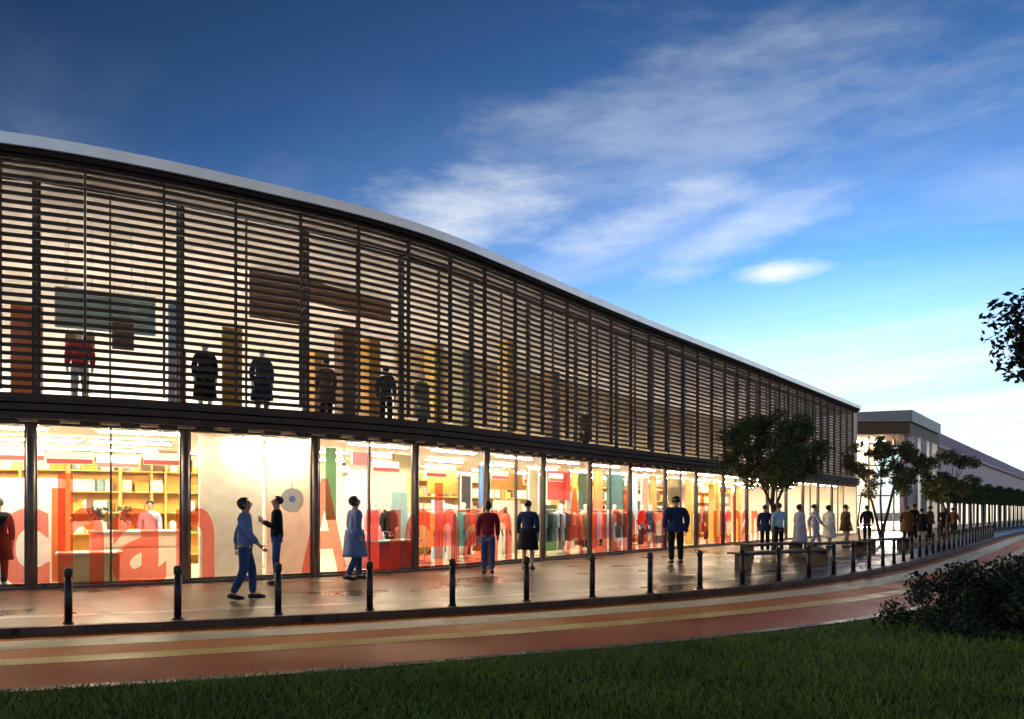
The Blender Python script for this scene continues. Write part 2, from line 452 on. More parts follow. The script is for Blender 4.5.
# ------------------------------------------------------------------ lamps
lp = empty('ceiling_lamp', (0, 0, 0), 0, 'slim warm strip lamp under the shop ceiling', 'ceiling lamp', 'strip lamps under the shop ceilings')
mb = MB(); mb.box((0, 0, .045), (1.8, .16, .05)); mb.build('housing', M['lamp_body'], lp)
mb = MB(); mb.box((0, 0, 0), (1.7, .13, .036)); mb.build('tube', M['lamp'], lp)
lu = empty('added_floor_washer', (0, 0, 0), 0, 'added unseen low strip lamp on the upper floor washing the walls behind the louvres', 'floor lamp', 'added wall washing strip lamps on the upper floor')  # lamps added to brighten the upper floor, hidden by the slab
mb = MB(); mb.box((0, 0, -.045), (1.8, .2, .09)); mb.build('housing', M['lamp_body'], lu)
mb = MB(); mb.box((0, 0, .02), (1.7, .15, .036)); mb.build('tube', M['added_lamp_up'], lu)
first = {0: True, 1: True}
s = S_BEG + 1.2
while s < S_END - .5:
    for d, z, pr, i in ((.85, 3.085, lp, 0), (3.6, 3.085, lp, 0), (6.3, 3.085, lp, 0), (4.6, 3.70, lu, 1), (7.9, 3.70, lu, 1)):
        if i and s > 16 and d < 6: continue
        w = FA.W(s, d, z)
        if first[i]: pr.location = w; pr.rotation_euler = (0, 0, FA.ang(s)); first[i] = False
        else: dup(pr, w, FA.ang(s))
    s += 2.8

# ------------------------------------------------------------------ people
def skin_mesh(V, E, rad, sub=1):
    me = bpy.data.meshes.new('sk'); me.from_pydata([tuple(v) for v in V], E, []); me.update()
    o = link(bpy.data.objects.new('sk', me))
    md = o.modifiers.new('s', 'SKIN'); md.use_smooth_shade = True
    if not me.skin_vertices: raise RuntimeError('no skin layer')
    sv = me.skin_vertices[0].data
    for i, r in enumerate(rad):
        sv[i].radius = (r, r) if not isinstance(r, tuple) else r
        sv[i].use_root = (i == 0)
    if sub:
        m2 = o.modifiers.new('d', 'SUBSURF'); m2.levels = sub; m2.render_levels = sub
    bpy.context.view_layer.update()
    out = bpy.data.meshes.new_from_object(o.evaluated_get(bpy.context.evaluated_depsgraph_get()))
    bpy.data.objects.remove(o); bpy.data.meshes.remove(me)
    return out

def obj_mesh(name, me, m, parent):
    me.materials.clear(); me.materials.append(m)
    me.polygons.foreach_set('use_smooth', [True] * len(me.polygons))
    o = link(bpy.data.objects.new(name, me)); o.parent = parent
    return o

def person(name, label, cat, loc, rz, h=1.75, top='navy', legs='denim', hem=None, skirt=None, stride=0.0, arms='down', hair='short', skin='skin',
           shoe='black', wide=1.0, group=None, sleeves=True):
    """body faces -Y before rotation"""
    root = empty(name, loc, rz, label, cat, group)
    root.scale = (h / 1.75 * wide, h / 1.75 * wide, h / 1.75)
    w = 1.0
    st = stride
    hipz = .93 - .02 * st
    legsL = [(.09, 0, hipz - .04), (.10, -.16 * st - .02, .50), (.10, -.24 * st + .01, .09), (.105, -.24 * st - .13, .045)]
    legsR = [(-.09, 0, hipz - .04), (-.10, .07 * st - .03, .50), (-.10, .34 * st + .01, .09 + .05 * st), (-.105, .34 * st - .12, .045)]
    shL, shR = (.185, .0, 1.42), (-.185, 0, 1.42)
    if arms == 'down': aL = [(.235, .03, 1.14), (.235, -.03, .89), (.235, -.06, .81)]; aR = [(-.235, .03, 1.14), (-.235, -.03, .89), (-.235, -.06, .81)]
    elif arms == 'swing': aL = [(.23, .14, 1.16), (.235, .18, .92), (.235, .17, .84)]; aR = [(-.23, -.08, 1.15), (-.22, -.25, .95), (-.22, -.31, .89)]
    elif arms == 'phone': aL = [(.22, -.05, 1.15), (.11, -.27, 1.26), (.06, -.31, 1.31)]; aR = [(-.22, -.03, 1.15), (-.13, -.25, 1.20), (-.08, -.30, 1.25)]
    else: aL = [(.24, .04, 1.15), (.16, -.16, 1.02), (.10, -.19, 1.0)]; aR = [(-.235, .03, 1.14), (-.235, -.03, .89), (-.235, -.06, .81)]
    V = [(0, 0, hipz + .02), (0, 0, 1.12), (0, 0.0, 1.32), (0, .0, 1.45), (0, -.005, 1.52), (0, -.018, 1.585), (0, -.015, 1.66), (0, -.01, 1.715)]
    Rr = [(.15, .11), (.125, .095), (.155, .11), (.075, .07), (.052, .055), (.068, .08), (.078, .098), (.045, .06)]
    E = [(0, 1), (1, 2), (2, 3), (3, 4), (4, 5), (5, 6), (6, 7)]
    def chain(start, pts, rs):
        prev = start
        for p, r in zip(pts, rs):
            V.append(p); Rr.append(r); E.append((prev, len(V) - 1)); prev = len(V) - 1
    chain(2, [shL] + aL, [.062, .045, .03, .034]); chain(2, [shR] + aR, [.062, .045, .03, .034])
    chain(0, legsL, [.095, .06, .042, .038]); chain(0, legsR, [.095, .06, .042, .038])
    body = skin_mesh(V, E, Rr, 1)
    bm = bmesh.new(); bm.from_mesh(body)
    ex = MB()
    # nose, ears, fingers: small pieces rooted inside the body surface
    ex.tube([(0, -.098, 1.66), (0, -.115, 1.63), (0, -.10, 1.618)], [.008, .014, .009], 5)
    for sx in (1, -1):
        ex.tube([(sx * .072, .0, 1.60), (sx * .088, .008, 1.635), (sx * .074, .0, 1.665)], [.01, .018, .01], 5)
    for a in (aL, aR):
        wr, hd = Vector(a[1]), Vector(a[2]); dr = (hd - wr).normalized()
        sd = dr.cross(Vector((1, 0, 0))); sd = sd.normalized() if sd.length > .2 else Vector((0, 1, 0))
        inn = Vector((-1 if a is aL else 1, 0, 0))
        for q, ln in enumerate((.066, .076, .07, .055)):
            b0 = hd + sd * (.024 - .016 * q) + dr * .012
            ex.tube([b0, b0 + dr * ln * .6, b0 + dr * ln + inn * .018], [.009, .0085, .006], 5)
        t0 = wr.lerp(hd, .5) + sd * .024
        ex.tube([t0, t0 + sd * .03 + dr * .03, t0 + sd * .035 + dr * .06 + inn * .01], [.011, .01, .007], 5)
    off = len(bm.verts)
    nv = [bm.verts.new(p) for p in ex.v]
    for f in ex.f:
        try: bm.faces.new([nv[i] for i in f])
        except ValueError: pass
    bm.to_mesh(body); bm.free()
    obj_mesh('body', body, M[skin], root)
    if cat == 'person':
        fc = MB()
        for sx in (-1, 1):
            fc.lathe([(.004, -.006), (.012, 0), (.004, .006)], (sx * .032, -.106, 1.655), 8)
            fc.box((sx * .032, -.108, 1.682), (.034, .008, .007))
        fc.box((0, -.094, 1.588), (.045, .012, .009))
        fc.build('facial_features', M['hair'], root)
    # jacket / shirt
    g = .022
    V2 = [(0, 0, 1.12), (0, 0, 1.32), (0, .0, 1.455), (0, 0, .91)]; R2 = [(.15 + g, .115 + g), (.165 + g, .115 + g), (.08, .075), (.165 + g, .125 + g)]
    E2 = [(0, 1), (1, 2), (0, 3)]
    for sh, a in ((shL, aL), (shR, aR)):
        V2 += [sh, a[0]]; R2 += [.07 + g, .055 + g * .7]; n0 = len(V2)
        E2 += [(1, n0 - 2), (n0 - 2, n0 - 1)]
        if sleeves:
            wv = Vector(a[0]).lerp(Vector(a[1]), .93); V2.append(tuple(wv)); R2.append(.042 + g * .5); E2.append((n0 - 1, n0))
    obj_mesh('jacket', skin_mesh(V2, E2, R2, 1), M.get('cloth_' + top, M[top]), root)
    if hem is not None:
        mb = MB(); zs = [1.06 - (1.06 - hem) * t / 6 for t in range(7)]
        mb.lathe([(.165 + g + .012 * i * (1.0 if hem > .6 else .9), z) for i, z in enumerate(zs)][::-1], (0, 0, 0), 20, 0, 1.08, .86 + .1 * st, .05)
        mb.build('coat_skirt', M.get('cloth_' + (skirt or top), M[skirt or top]), root, True)
    if legs:
        V3 = [(0, 0, hipz + .05)] + legsL[:3] + legsR[:3]
        E3 = [(0, 1), (1, 2), (2, 3), (0, 4), (4, 5), (5, 6)]
        obj_mesh('trousers', skin_mesh(V3, E3, [(.11, .10), .098, .078, .064, .098, .078, .064], 1), M.get('cloth_' + legs, M[legs]), root)
    for L in (legsL, legsR):
        x, y, z = L[2]; tx, ty, tz = L[3]
        mb = MB(); mb.tube([(x, y + .075, z - .035), (x, y + .02, z - .03), (tx, ty + .03, tz + .005), (tx, ty - .06, tz - .005)], [.03, .05, .045, .022], 10)
        mb.build('shoe', M[shoe], root, True)
    if hair:
        mb = MB()
        nu, nv = 16, 12; vs = []; fs = []
        def hp_(i, j):
            th = math.pi * i / nv; ph = 2 * math.pi * j / nu; g_ = 1 + .05 * math.sin(3 * ph + 2 * th)
            return (.093 * g_ * math.sin(th) * math.cos(ph), .014 + (.112 if math.sin(ph) > 0 else .098) * g_ * math.sin(th) * math.sin(ph), 1.668 + .098 * math.cos(th))
        low = {'short': 1.60, 'bob': 1.52, 'long': 1.44}[hair]
        for i in range(nv + 1):
            for j in range(nu):
                x, y, z = hp_(i, j)
                if z < 1.66 and hair != 'short': z = 1.66 - (1.66 - z) * (1.66 - low) / .1
                vs.append((x, y, max(z, low)))
        for i in range(nv):
            for j in range(nu):
                q = (i * nu + j, i * nu + (j + 1) % nu, (i + 1) * nu + (j + 1) % nu, (i + 1) * nu + j)
                cy = sum(vs[k][1] for k in q) / 4; cz = sum(vs[k][2] for k in q) / 4
                if cy < -.02 and cz < 1.735: continue
                fs.append(q[::-1])
        mb.add(vs, fs)
        mb.build('hair', M['hair'], root, True)
    return root

def pix(px, Y, z=0.0):
    return Vector(((px - 512) / F_PX * Y, Y, z))

PEOPLE = [
 # px, depth, facing deg (0 = towards camera), args
 (-2, 15.2, 200, dict(label='dark coated person cut by the left edge of the picture beside the shop window', h=1.72, top='black', legs='black', hem=.55, hair='short')),
 (245, 13.2, 100, dict(label='person in pale blue top and loose blue trousers striding along the pavement', h=1.68, top='bluegrey', legs='denim', stride=.5, arms='swing', hair='bob', wide=1.06)),
 (277, 16.0, -75, dict(label='person in black jacket and jeans holding a phone to the chest', h=1.76, top='black', legs='denim', arms='phone', hair='short', wide=1.0)),
 (355, 16.9, 120, dict(label='person in long slate blue coat walking past the big red letter', h=1.78, top='bluegrey', legs='denim', hem=.50, stride=.5, arms='down', hair='bob', wide=1.12)),
 (488, 18.6, 180, dict(label='woman in dark red top and blue jeans seen from behind', h=1.70, top='darkred', legs='denim', stride=.35, arms='down', hair='bob')),
 (528, 19.9, 160, dict(label='person in black knee length coat facing the shop window', h=1.74, top='navy', legs=None, hem=.52, arms='down', hair='short', wide=1.05, skirt='black')),
 (676, 22.3, 185, dict(label='broad person in navy jacket and dark trousers looking at the display', h=1.88, top='navy', legs='black', hem=.85, arms='down', hair='short', wide=1.22)),
 (765, 28.5, 170, dict(label='dark dressed person under the dense tree', h=1.7, top='navy', legs='black', hem=.8, arms='down', hair='short')),
 (779, 27.6, 190, dict(label='person in dark jacket and pale blue shirt under the dense tree', h=1.75, top='paleblue', legs='black', arms='down', hair='short')),
 (800, 29.0, 100, dict(label='person in long lilac coat, nearest to the dense tree', h=1.72, top='lilac', legs='denim', hem=.35, stride=.4, hair='bob', wide=1.15)),
 (815, 30.5, 80, dict(label='person in lilac jacket and pale trousers striding', h=1.74, top='lilac', legs='lilac', stride=.8, arms='swing', hair='short', wide=1.1)),
 (829, 31.5, 110, dict(label='person in white coat walking between lilac and dark coats', h=1.72, top='white', legs='grey', hem=.45, stride=.5, hair='bob', wide=1.1)),
 (846, 32.0, 95, dict(label='person in brown jacket and grey trousers near the slender tree', h=1.74, top='brown', legs='grey', hem=.7, stride=.4, hair='short', wide=1.1)),
 (867, 35.5, 150, dict(label='dark silhouetted person beside the branching tree stems', h=1.74, top='black', legs='black', stride=.4, arms='swing', hair='short')),
 (944, 44.0, 160, dict(label='dark person standing apart, right of the huddled dark group', h=1.72, top='black', legs='black', hem=.6, hair='short', wide=1.1)),
 (953, 47.0, 120, dict(label='dark person far off in front of the clipped trees', h=1.7, top='brown', legs='black', stride=.4, arms='swing', hair='short', wide=1.1)),
]
for px, Y, deg, kw in PEOPLE:
    lab = kw.pop('label')
    p = pix(px, Y)
    person('person', lab, 'person', (p.x, p.y, 0.0), R(deg), **kw)
for px, Y, deg, lab, t_, l_, hm_, hh in ((907, 39.0, 150, 'leftmost of the huddled dark group, in a long brown coat', 'brown', 'black', .5, 1.74), (914, 40.2, 200, 'tallest of the huddled dark group, in black', 'black', 'black', None, 1.86),
                                    (922, 39.4, 120, 'shortest of the huddled dark group, in a dark skirt', 'black', None, .55, 1.62), (930, 40.5, 220, 'rightmost of the huddled dark group, in dark brown', 'brown', 'black', .85, 1.76)):
    p = pix(px, Y); person('person', lab, 'person', (p.x, p.y, 0), R(deg), h=hh, top=t_, legs=l_, hem=hm_, hair='short', wide=1.1, skirt=t_)
# two people on the upper floor
for px, d, kw in ((386, 2.0, dict(label='dark standing person upstairs behind the louvres, right of the brown columns', top='black', legs='black', hair='short')),
                  (326, 2.2, dict(label='dark standing person upstairs behind the louvres, left of the brown columns', top='brown', legs='black', hem=.6, hair='short'))):
    s = FA.at(px, d); w = FA.W(s, d, 3.60); lab = kw.pop('label')
    person('person', lab, 'person', w, R(170), h=1.75, **kw)

# ------------------------------------------------------------------ shop fittings
def panel(px0, px1, y0, y1, d, m, label, name='partition', cat='partition', th=.06, base=None, frame=None, upper=False):
    """upright panel standing (or hanging) parallel to the facade at depth d"""
    s0, s1 = FA.at(px0, d), FA.at(px1, d); sm = (s0 + s1) / 2
    c = FA.W(sm, d, 0)
    zt = zat(y0, c); zb = zat(y1, c) if base is None else base
    fl = 3.60 if upper else .03
    ce = 7.95 if upper else 3.12
    zt = min(zt, ce); zb = max(zb, fl)
    root = empty(name, (c.x, c.y, zb), FA.ang(sm), label, cat)
    W_ = (FA.W(s1, d) - FA.W(s0, d)).length; H_ = zt - zb
    mb = MB(); mb.box((0, 0, H_ / 2), (W_, th, H_)); mb.build('board', m, root, bevel=.008)
    if zb > fl + .12:      # hung on two rods
        for sx in (-.4, .4):
            mb = MB(); mb.tube([(sx * W_, 0, H_), (sx * W_, 0, ce - zb + .03)], .008, 6); mb.build('hanging_rod', M['grey'], root)
    if frame:
        mb = MB(); t = .07
        mb.box((0, -th / 2 - .012, t / 2), (W_, .02, t)); mb.box((0, -th / 2 - .012, H_ - t / 2), (W_, .02, t))
        for sx in (-1, 1): mb.box((sx * (W_ - t) / 2, -th / 2 - .012, H_ / 2), (t, .02, H_ - 2 * t))
        mb.build('frame', frame, root)
    return root, W_, H_, th

# left bay ------------------------------------------------
panel(-30, 62, 478, 575, 1.6, M['white'], 'tall white partition at the left edge of the shopfront', 'partition', 'partition', base=.03)
panel(52, 66, 488, 575, 1.3, M['orange'], 'narrow orange upright panel beside the white partition', base=.03)
# shelving along the back
su = empty('shelf_unit', (0, 0, 0), 0, '', 'shelf unit', 'yellow wood shelving along the shop wall')
mb = MB()
for sx in (-1.15, 1.15): mb.box((sx, 0, 1.35), (.05, .42, 2.7))
mb.build('side_panel', M['yellowwood'], su)
mb = MB(); mb.box((0, .2, 1.35), (2.24, .02, 2.7)); mb.build('back_panel', M['amber'], su)
SH = (.25, .85, 1.4, 1.95, 2.5)
for z in SH:
    mb = MB(); mb.box((0, -.01, z), (2.24, .39, .035)); mb.build('shelf', M['yellowwood'], su)
# goods
goods = []
for (nm, lab, m, sz) in (('carton', 'cream carton on the yellow wood shelving', 'cream', (.3, .26, .3)), ('carton', 'brown carton on the yellow wood shelving', 'amber', (.34, .28, .22)),
                         ('storage_tin', 'grey green tin on the yellow wood shelving', 'tealgrey', None), ('carton', 'dark carton on the yellow wood shelving', 'brown', (.22, .24, .34)),
                         ('storage_tin', 'white tin on the yellow wood shelving', 'white', None)):
    mb = MB()
    if sz:
        mb.box((0, 0, sz[2] / 2), sz); mb.box((0, 0, sz[2] + .004), (sz[0] * .98, .05, .006)); 
    else:
        mb.lathe([(.10, 0), (.105, .01), (.105, .24), (.09, .25), (.09, .29), (.03, .30), (.03, .33)], (0, 0, 0), 14)
    o = mb.build(nm, M[m], None, sz is None); tag(o, lab, 'carton' if sz else 'tin', lab.split(' on ')[0].replace('carton', 'cartons').replace('tin', 'tins') + ' on the shop shelves')
    goods.append(o)
used_g = set()
sA = FA.at(-6, 6.3); sB = FA.at(204, 6.3)
rows = []
k = 0; s = sA + 1.2
while s < sB: rows.append((s, 6.4)); s += 2.42
s = FA.at(425, 5.2) + .5
for _ in range(3): rows.append((s, 5.2)); s += 2.45
s += .3
for _ in range(7): rows.append((s, 4.6)); s += 2.6
ORD = ['first', 'second', 'third', 'fourth', 'fifth', 'sixth', 'seventh', 'eighth', 'ninth', 'tenth', 'eleventh', 'twelfth', 'thirteenth', 'fourteenth', 'fifteenth',
       'sixteenth', 'seventeenth', 'eighteenth', 'nineteenth', 'twentieth'] + ['twenty-' + x for x in ('first', 'second', 'third', 'fourth', 'fifth', 'sixth', 'seventh', 'eighth', 'ninth')] + ['thirtieth'] + ['thirty-' + x for x in ('first', 'second', 'third', 'fourth', 'fifth', 'sixth', 'seventh', 'eighth', 'ninth')]
for i, (s, d) in enumerate(rows):
    w = FA.W(s, d, .03); a = FA.ang(s)
    lab = 'tall yellow wood shelf unit full of goods, %s from the left' % ORD[i]
    if i == 0: su.location = w; su.rotation_euler = (0, 0, a); su['label'] = lab
    else: dup(su, w, a, lab)
    for z in SH[1:]:
        x = -1.0
        while x < 1.0:
            gi = random.choice((0, 0, 0, 1, 1, 2, 3, 4)); g = goods[gi]
            q = w + Vector((x * math.cos(a) + .06 * math.sin(a), x * math.sin(a) - .06 * math.cos(a), z + .018))
            if gi in used_g: g = g.copy(); col.objects.link(g)
            used_g.add(gi)
            g.location = q; g.rotation_euler = (0, 0, a + random.uniform(-.1, .1))
            x += random.choice((.36, .4, .4, .52))
hs_ = empty('hanging_sign', (0, 0, 0), 0, '', 'hanging sign', 'small signs hung from the shop ceiling')
mb = MB(); mb.box((0, 0, 0), (.9, .03, .28)); mb.build('board', M['white'], hs_)
mb = MB(); mb.box((0, -.018, -.08), (.9, .004, .1)); mb.build('stripe', M['red'], hs_)
for sx in (-.35, .35):
    mb = MB(); mb.tube([(sx, 0, .14), (sx, 0, .46)], .006, 5); mb.build('hanging_rod', M['grey'], hs_)
for i, px in enumerate((20, 70, 118, 165, 352, 386, 436, 462, 500, 531, 556, 590, 622, 644, 660, 690, 712, 735)):
    d = 2.0 + (i * 7 % 5) * .5; q = FA.at(px, d); lab = 'small white ceiling sign with a red stripe, %s from the left' % ORD[i]
    if i == 0: hs_.location = FA.W(q, d, 2.66); hs_.rotation_euler = (0, 0, FA.ang(q)); hs_['label'] = lab
    else: dup(hs_, FA.W(q, d, 2.66), FA.ang(q), lab)
# counter with cloth, flowers on it
def counter(px0, px1, d, h, body, top, label, name='display_counter', drape=None):
    s0, s1 = FA.at(px0, d), FA.at(px1, d); sm = (s0 + s1) / 2; c = FA.W(sm, d, .03)
    W_ = (FA.W(s1, d) - FA.W(s0, d)).length
    root = empty(name, c, FA.ang(sm), label, 'counter')
    mb = MB(); mb.box((0, 0, (h - .05) / 2), (W_, .7, h - .05)); mb.build('base', M[body], root, bevel=.01)
    mb = MB(); mb.box((0, 0, h - .022), (W_ + .12, .82, .044)); mb.build('countertop', M[top], root, bevel=.01)
    if drape:
        mb = MB(); mb.box((0, -.36, h - .2), (W_ * .8, .012, .3)); mb.build('cloth_front', M[drape], root)
    return root, c, h
r_, c_, h_ = counter(92, 186, 2.2, 1.02, 'cream', 'white', 'long cream counter with coral cloth front in the left shop window', drape='peach')
counter(60, 120, 1.0, .62, 'khaki', 'cream', 'low khaki display counter at the foot of the left shop window')
def flowers(px, d, z, label, leaf='black', pot='white'):
    c = FA.W(FA.at(px, d), d, z)
    root = empty('potted_plant', c, 0, label, 'potted plant')
    mb = MB(); mb.lathe([(.06, 0), (.075, .02), (.10, .2), (.09, .22), (.08, .2)], (0, 0, 0), 14); mb.build('pot', M[pot], root, True)
    mb = MB()
    for i in range(90):
        a = random.uniform(0, 6.28); r = random.uniform(0, .2); zz = random.uniform(.2, .5)
        p = Vector((r * math.cos(a), r * math.sin(a), zz)); u = Vector((random.gauss(0, 1), random.gauss(0, 1), random.gauss(0, 1))).normalized() * .05
        v = u.orthogonal().normalized() * .028
        mb.add([p - u, p - v, p + u, p + v], [(0, 1, 2, 3)])
    for i in range(5): mb.tube([(0, 0, .15), (random.uniform(-.12, .12), random.uniform(-.12, .12), .42)], .006, 5)
    mb.build('foliage', M[leaf], root)
flowers(98, 2.15, 1.052, 'dark flower bunch in a white pot on the left end of the counter', 'black')
flowers(126, 2.15, 1.052, 'dark flower bunch in a white pot in the middle of the counter', 'darkgreen')

# second bay: big pale panels
panel(199, 262, 434, 576, 1.1, M['cream'], 'large cream partition panel behind the walking person in pale blue', 'partition', 'partition', base=.03, th=.1)
panel(265, 319, 434, 576, 1.25, M['peach'], 'large peach tinted partition panel behind the person with a phone', 'partition', 'partition', base=.03, th=.1)
c = FA.W(FA.at(292, .8), .8, 0); z = zat(500, c)
rs = empty('round_sign', (c.x, c.y, z - .28), FA.ang(FA.at(292, .8)), 'round white sign with a blue dot hanging in front of the peach panel', 'sign')
def disc(r, y0, y1, z, n=28):
    mb = MB(); vs = [(r * math.cos(2 * math.pi * i / n), yy, z + r * math.sin(2 * math.pi * i / n)) for yy in (y0, y1) for i in range(n)]
    mb.add(vs, [tuple(range(n)), tuple(range(2 * n - 1, n - 1, -1))] + [(i, n + i, n + (i + 1) % n, (i + 1) % n) for i in range(n)]); return mb
disc(.27, -.02, .02, .28).build('face', M['white'], rs); disc(.075, -.027, -.021, .30).build('dot', M['blue'], rs)
disc(.28, -.018, .018, .28).build('rim', M['grey'], rs)
mb = MB(); mb.tube([(0, 0, .56), (0, 0, 3.13 - z + .28)], .008, 6); mb.build('hanging_rod', M['grey'], rs)

# mannequins
def mannequin(px, d, label, top, legs, hem=None, h=1.75, skin='white', ang=0, upper=False):
    s = FA.at(px, d); w = FA.W(s, d, 3.60 if upper else .03)
    return person('mannequin', label, 'mannequin', w, FA.ang(s) + R(ang), h=h, top=top, legs=legs, hem=hem, hair=None, skin=skin, shoe='white', arms='bag' if random.random() < .4 else 'down')
mannequin(389, 1.4, 'slim mannequin in black beside the white screen', 'black', 'black', None, 1.72)
mannequin(374, 1.5, 'mannequin in pink dress beside the slim black mannequin', 'pink', None, .7)
mannequin(505, 1.6, 'mannequin in white trousers and peach top right of the woman in red', 'peach', 'white', None, 1.62, 'brown')
mannequin(463, 2.2, 'mannequin in dark red shorts suit in front of the tall framed mirror', 'darkred', 'white', .8, 1.75)
mannequin(560, 1.6, 'mannequin in white coat under the red banner', 'white', 'grey', .6)
mannequin(585, 1.9, 'mannequin in white jacket under the dark green banner', 'white', 'black', .8)
mannequin(614, 1.8, 'mannequin in pale pink dress under the teal banner', 'pink', None, .45)
mannequin(650, 1.6, 'mannequin in navy jacket and white skirt', 'navy', 'white', .6)
mannequin(641, 1.5, 'mannequin in red jacket beside the navy one', 'red', 'navy', None)
mannequin(706, 2.0, 'mannequin in brown coat inside the first gold frame', 'brown', 'black', .5)
mannequin(727, 2.0, 'mannequin in pink top inside the second gold frame', 'pink', 'white', None)
mannequin(741, 1.7, 'mannequin in white dress next to the second gold frame', 'white', None, .3)

# third bay: pink white display
panel(343, 366, 470, 576, 2.2, M['white'], 'bright white screen behind the person in the long slate blue coat', 'partition', 'partition', base=.03)
panel(392, 407, 492, 570, 1.9, M['tealgrey'], 'narrow pale green screen left of the thick shopfront column', 'partition', 'partition', base=.03)
panel(326, 336, 440, 520, 2.6, M['green'], 'narrow green banner hanging behind the big red letter', 'banner', 'banner')
panel(352, 372, 440, 465, 3.4, M['pink'], 'wide pink sign hanging above the white screen', 'banner', 'banner')
panel(392, 412, 440, 466, 3.0, M['khaki'], 'khaki sign hanging left of the thick shopfront column', 'banner', 'banner')
r_, c_, h_ = counter(370, 410, 1.0, .72, 'darkred', 'tealgrey', 'low dark red counter with a grey green top near the bollards')
# pendant globe
c = FA.W(FA.at(344, 1.2), 1.2, 0); z = zat(471, c)
pg = empty('pendant_lamp', (c.x, c.y, z - .13), 0, 'white globe pendant lamp hanging above the white screen', 'pendant lamp')
mb = MB(); mb.lathe([(.13 * math.sin(math.pi * i / 10) + .002, .13 - .13 * math.cos(math.pi * i / 10)) for i in range(11)], (0, 0, 0), 16); mb.build('globe', M['white'], pg, True)
mb = MB(); mb.tube([(0, 0, .26), (0, 0, 3.13 - z + .13)], .01, 6); mb.build('cord', M['black'], pg)
mb = MB(); mb.lathe([(.05, .25), (.05, .31), (.02, .33)], (0, 0, 0), 12); mb.build('cap', M['black'], pg)
# dressed tree-like stand
flowers(408, 1.5, .03, 'dark leafy plant on the floor beside the thick column', 'darkgreen', 'brown')

# fourth bay on
panel(428, 456, 468, 494, 3.8, M['amber'], 'broad amber sign hanging over the yellow shelves', 'banner', 'banner')
panel(459, 471, 474, 570, 2.8, M['black'], 'tall narrow mirror in a white frame', 'framed_mirror', 'mirror', base=.03, frame=M['white'])
panel(479, 487, 466, 506, 2.0, M['blue'], 'narrow blue banner above the woman in red', 'banner', 'banner')
panel(491, 522, 474, 490, 3.2, M['amber'], 'long amber sign hanging right of the blue banner', 'banner', 'banner')
panel(494, 520, 500, 565, 3.0, M['cream'], 'cream cabinet wall below the long amber sign', 'partition', 'partition', base=.03)
panel(527, 538, 468, 565, 2.4, M['khaki'], 'tall khaki door panel in a white frame', 'framed_mirror', 'mirror', base=.03, frame=M['white'])
panel(548, 570, 472, 500, 2.4, M['red'], 'wide red banner hanging right of the thin column', 'banner', 'banner')
panel(572, 577, 472, 520, 2.0, M['gold'], 'thin gold banner between red and green banners', 'banner', 'banner')
panel(579, 588, 474, 512, 2.3, M['darkgreen'], 'dark green banner hanging beside the thin gold one', 'banner', 'banner')
panel(594, 602, 470, 530, 1.6, M['orange'], 'tall narrow orange banner left of the teal banner', 'banner', 'banner')
panel(607, 624, 474, 510, 2.2, M['teal'], 'broad teal banner hanging over the pink dress mannequin', 'banner', 'banner')
panel(630, 637, 474, 520, 1.4, M['paleblue'], 'narrow pale blue banner right of the teal banner', 'banner', 'banner')
panel(641, 648, 478, 520, 2.4, M['white'], 'narrow white banner right of the pale blue one', 'banner', 'banner')
panel(650, 656, 476, 520, 2.0, M['orange'], 'short narrow orange banner near the broad person in navy', 'banner', 'banner')
panel(668, 680, 478, 505, 2.4, M['khaki'], 'khaki banner hanging above the broad person in navy', 'banner', 'banner')
for (a, b_, y0, y1, d, m, lab) in ((432, 444, 500, 530, 2.9, 'paleblue', 'pale blue card panel standing low under the amber sign'), (447, 457, 505, 540, 2.5, 'white', 'white card panel standing low beside the pale blue card'),
        (545, 556, 505, 545, 2.9, 'green', 'green low panel behind the white coated mannequin'), (566, 574, 500, 540, 3.2, 'white', 'white low panel between green and gold displays'),
        (588, 596, 500, 545, 2.7, 'pink', 'pink low panel left of the tall orange banner'), (603, 611, 515, 548, 2.4, 'cream', 'cream low panel under the left part of the teal banner'),
        (618, 628, 512, 548, 2.9, 'lilac', 'lilac low panel right of the pink dress mannequin'), (653, 663, 508, 545, 3.0, 'navy', 'navy low panel near the broad person in navy'),
        (681, 688, 480, 545, 2.2, 'peach', 'slim peach upright left of the first gold portal'), (712, 717, 478, 545, 2.4, 'white', 'slim white upright between the gold portals')):
    panel(a, b_, y0, y1, d, M[m], lab, base=.03)
for px, d, deg, lab, t_, l_, hm_, ha in ((150, 4.6, 20, 'shopper in grey trousers and lilac top inside the left shop window', 'lilac', 'grey', None, 'bob'), (436, 3.3, 150, 'shopper in black inside the shop under the amber sign', 'black', 'black', None, 'short'),
        (545, 3.6, 60, 'shopper in pale blue top inside the shop left of the red banner', 'paleblue', 'denim', None, 'bob'), (603, 3.4, 200, 'shopper in long navy coat inside the shop behind the orange banner', 'navy', 'black', .5, 'short'), (668, 3.0, 100, 'shopper in brown coat inside the shop beyond the broad person in navy', 'brown', 'black', .6, 'bob')):
    q = FA.at(px, d); person('person', lab, 'person', FA.W(q, d, .03), R(deg), h=1.7, top=t_, legs=l_, hem=hm_, hair=ha)
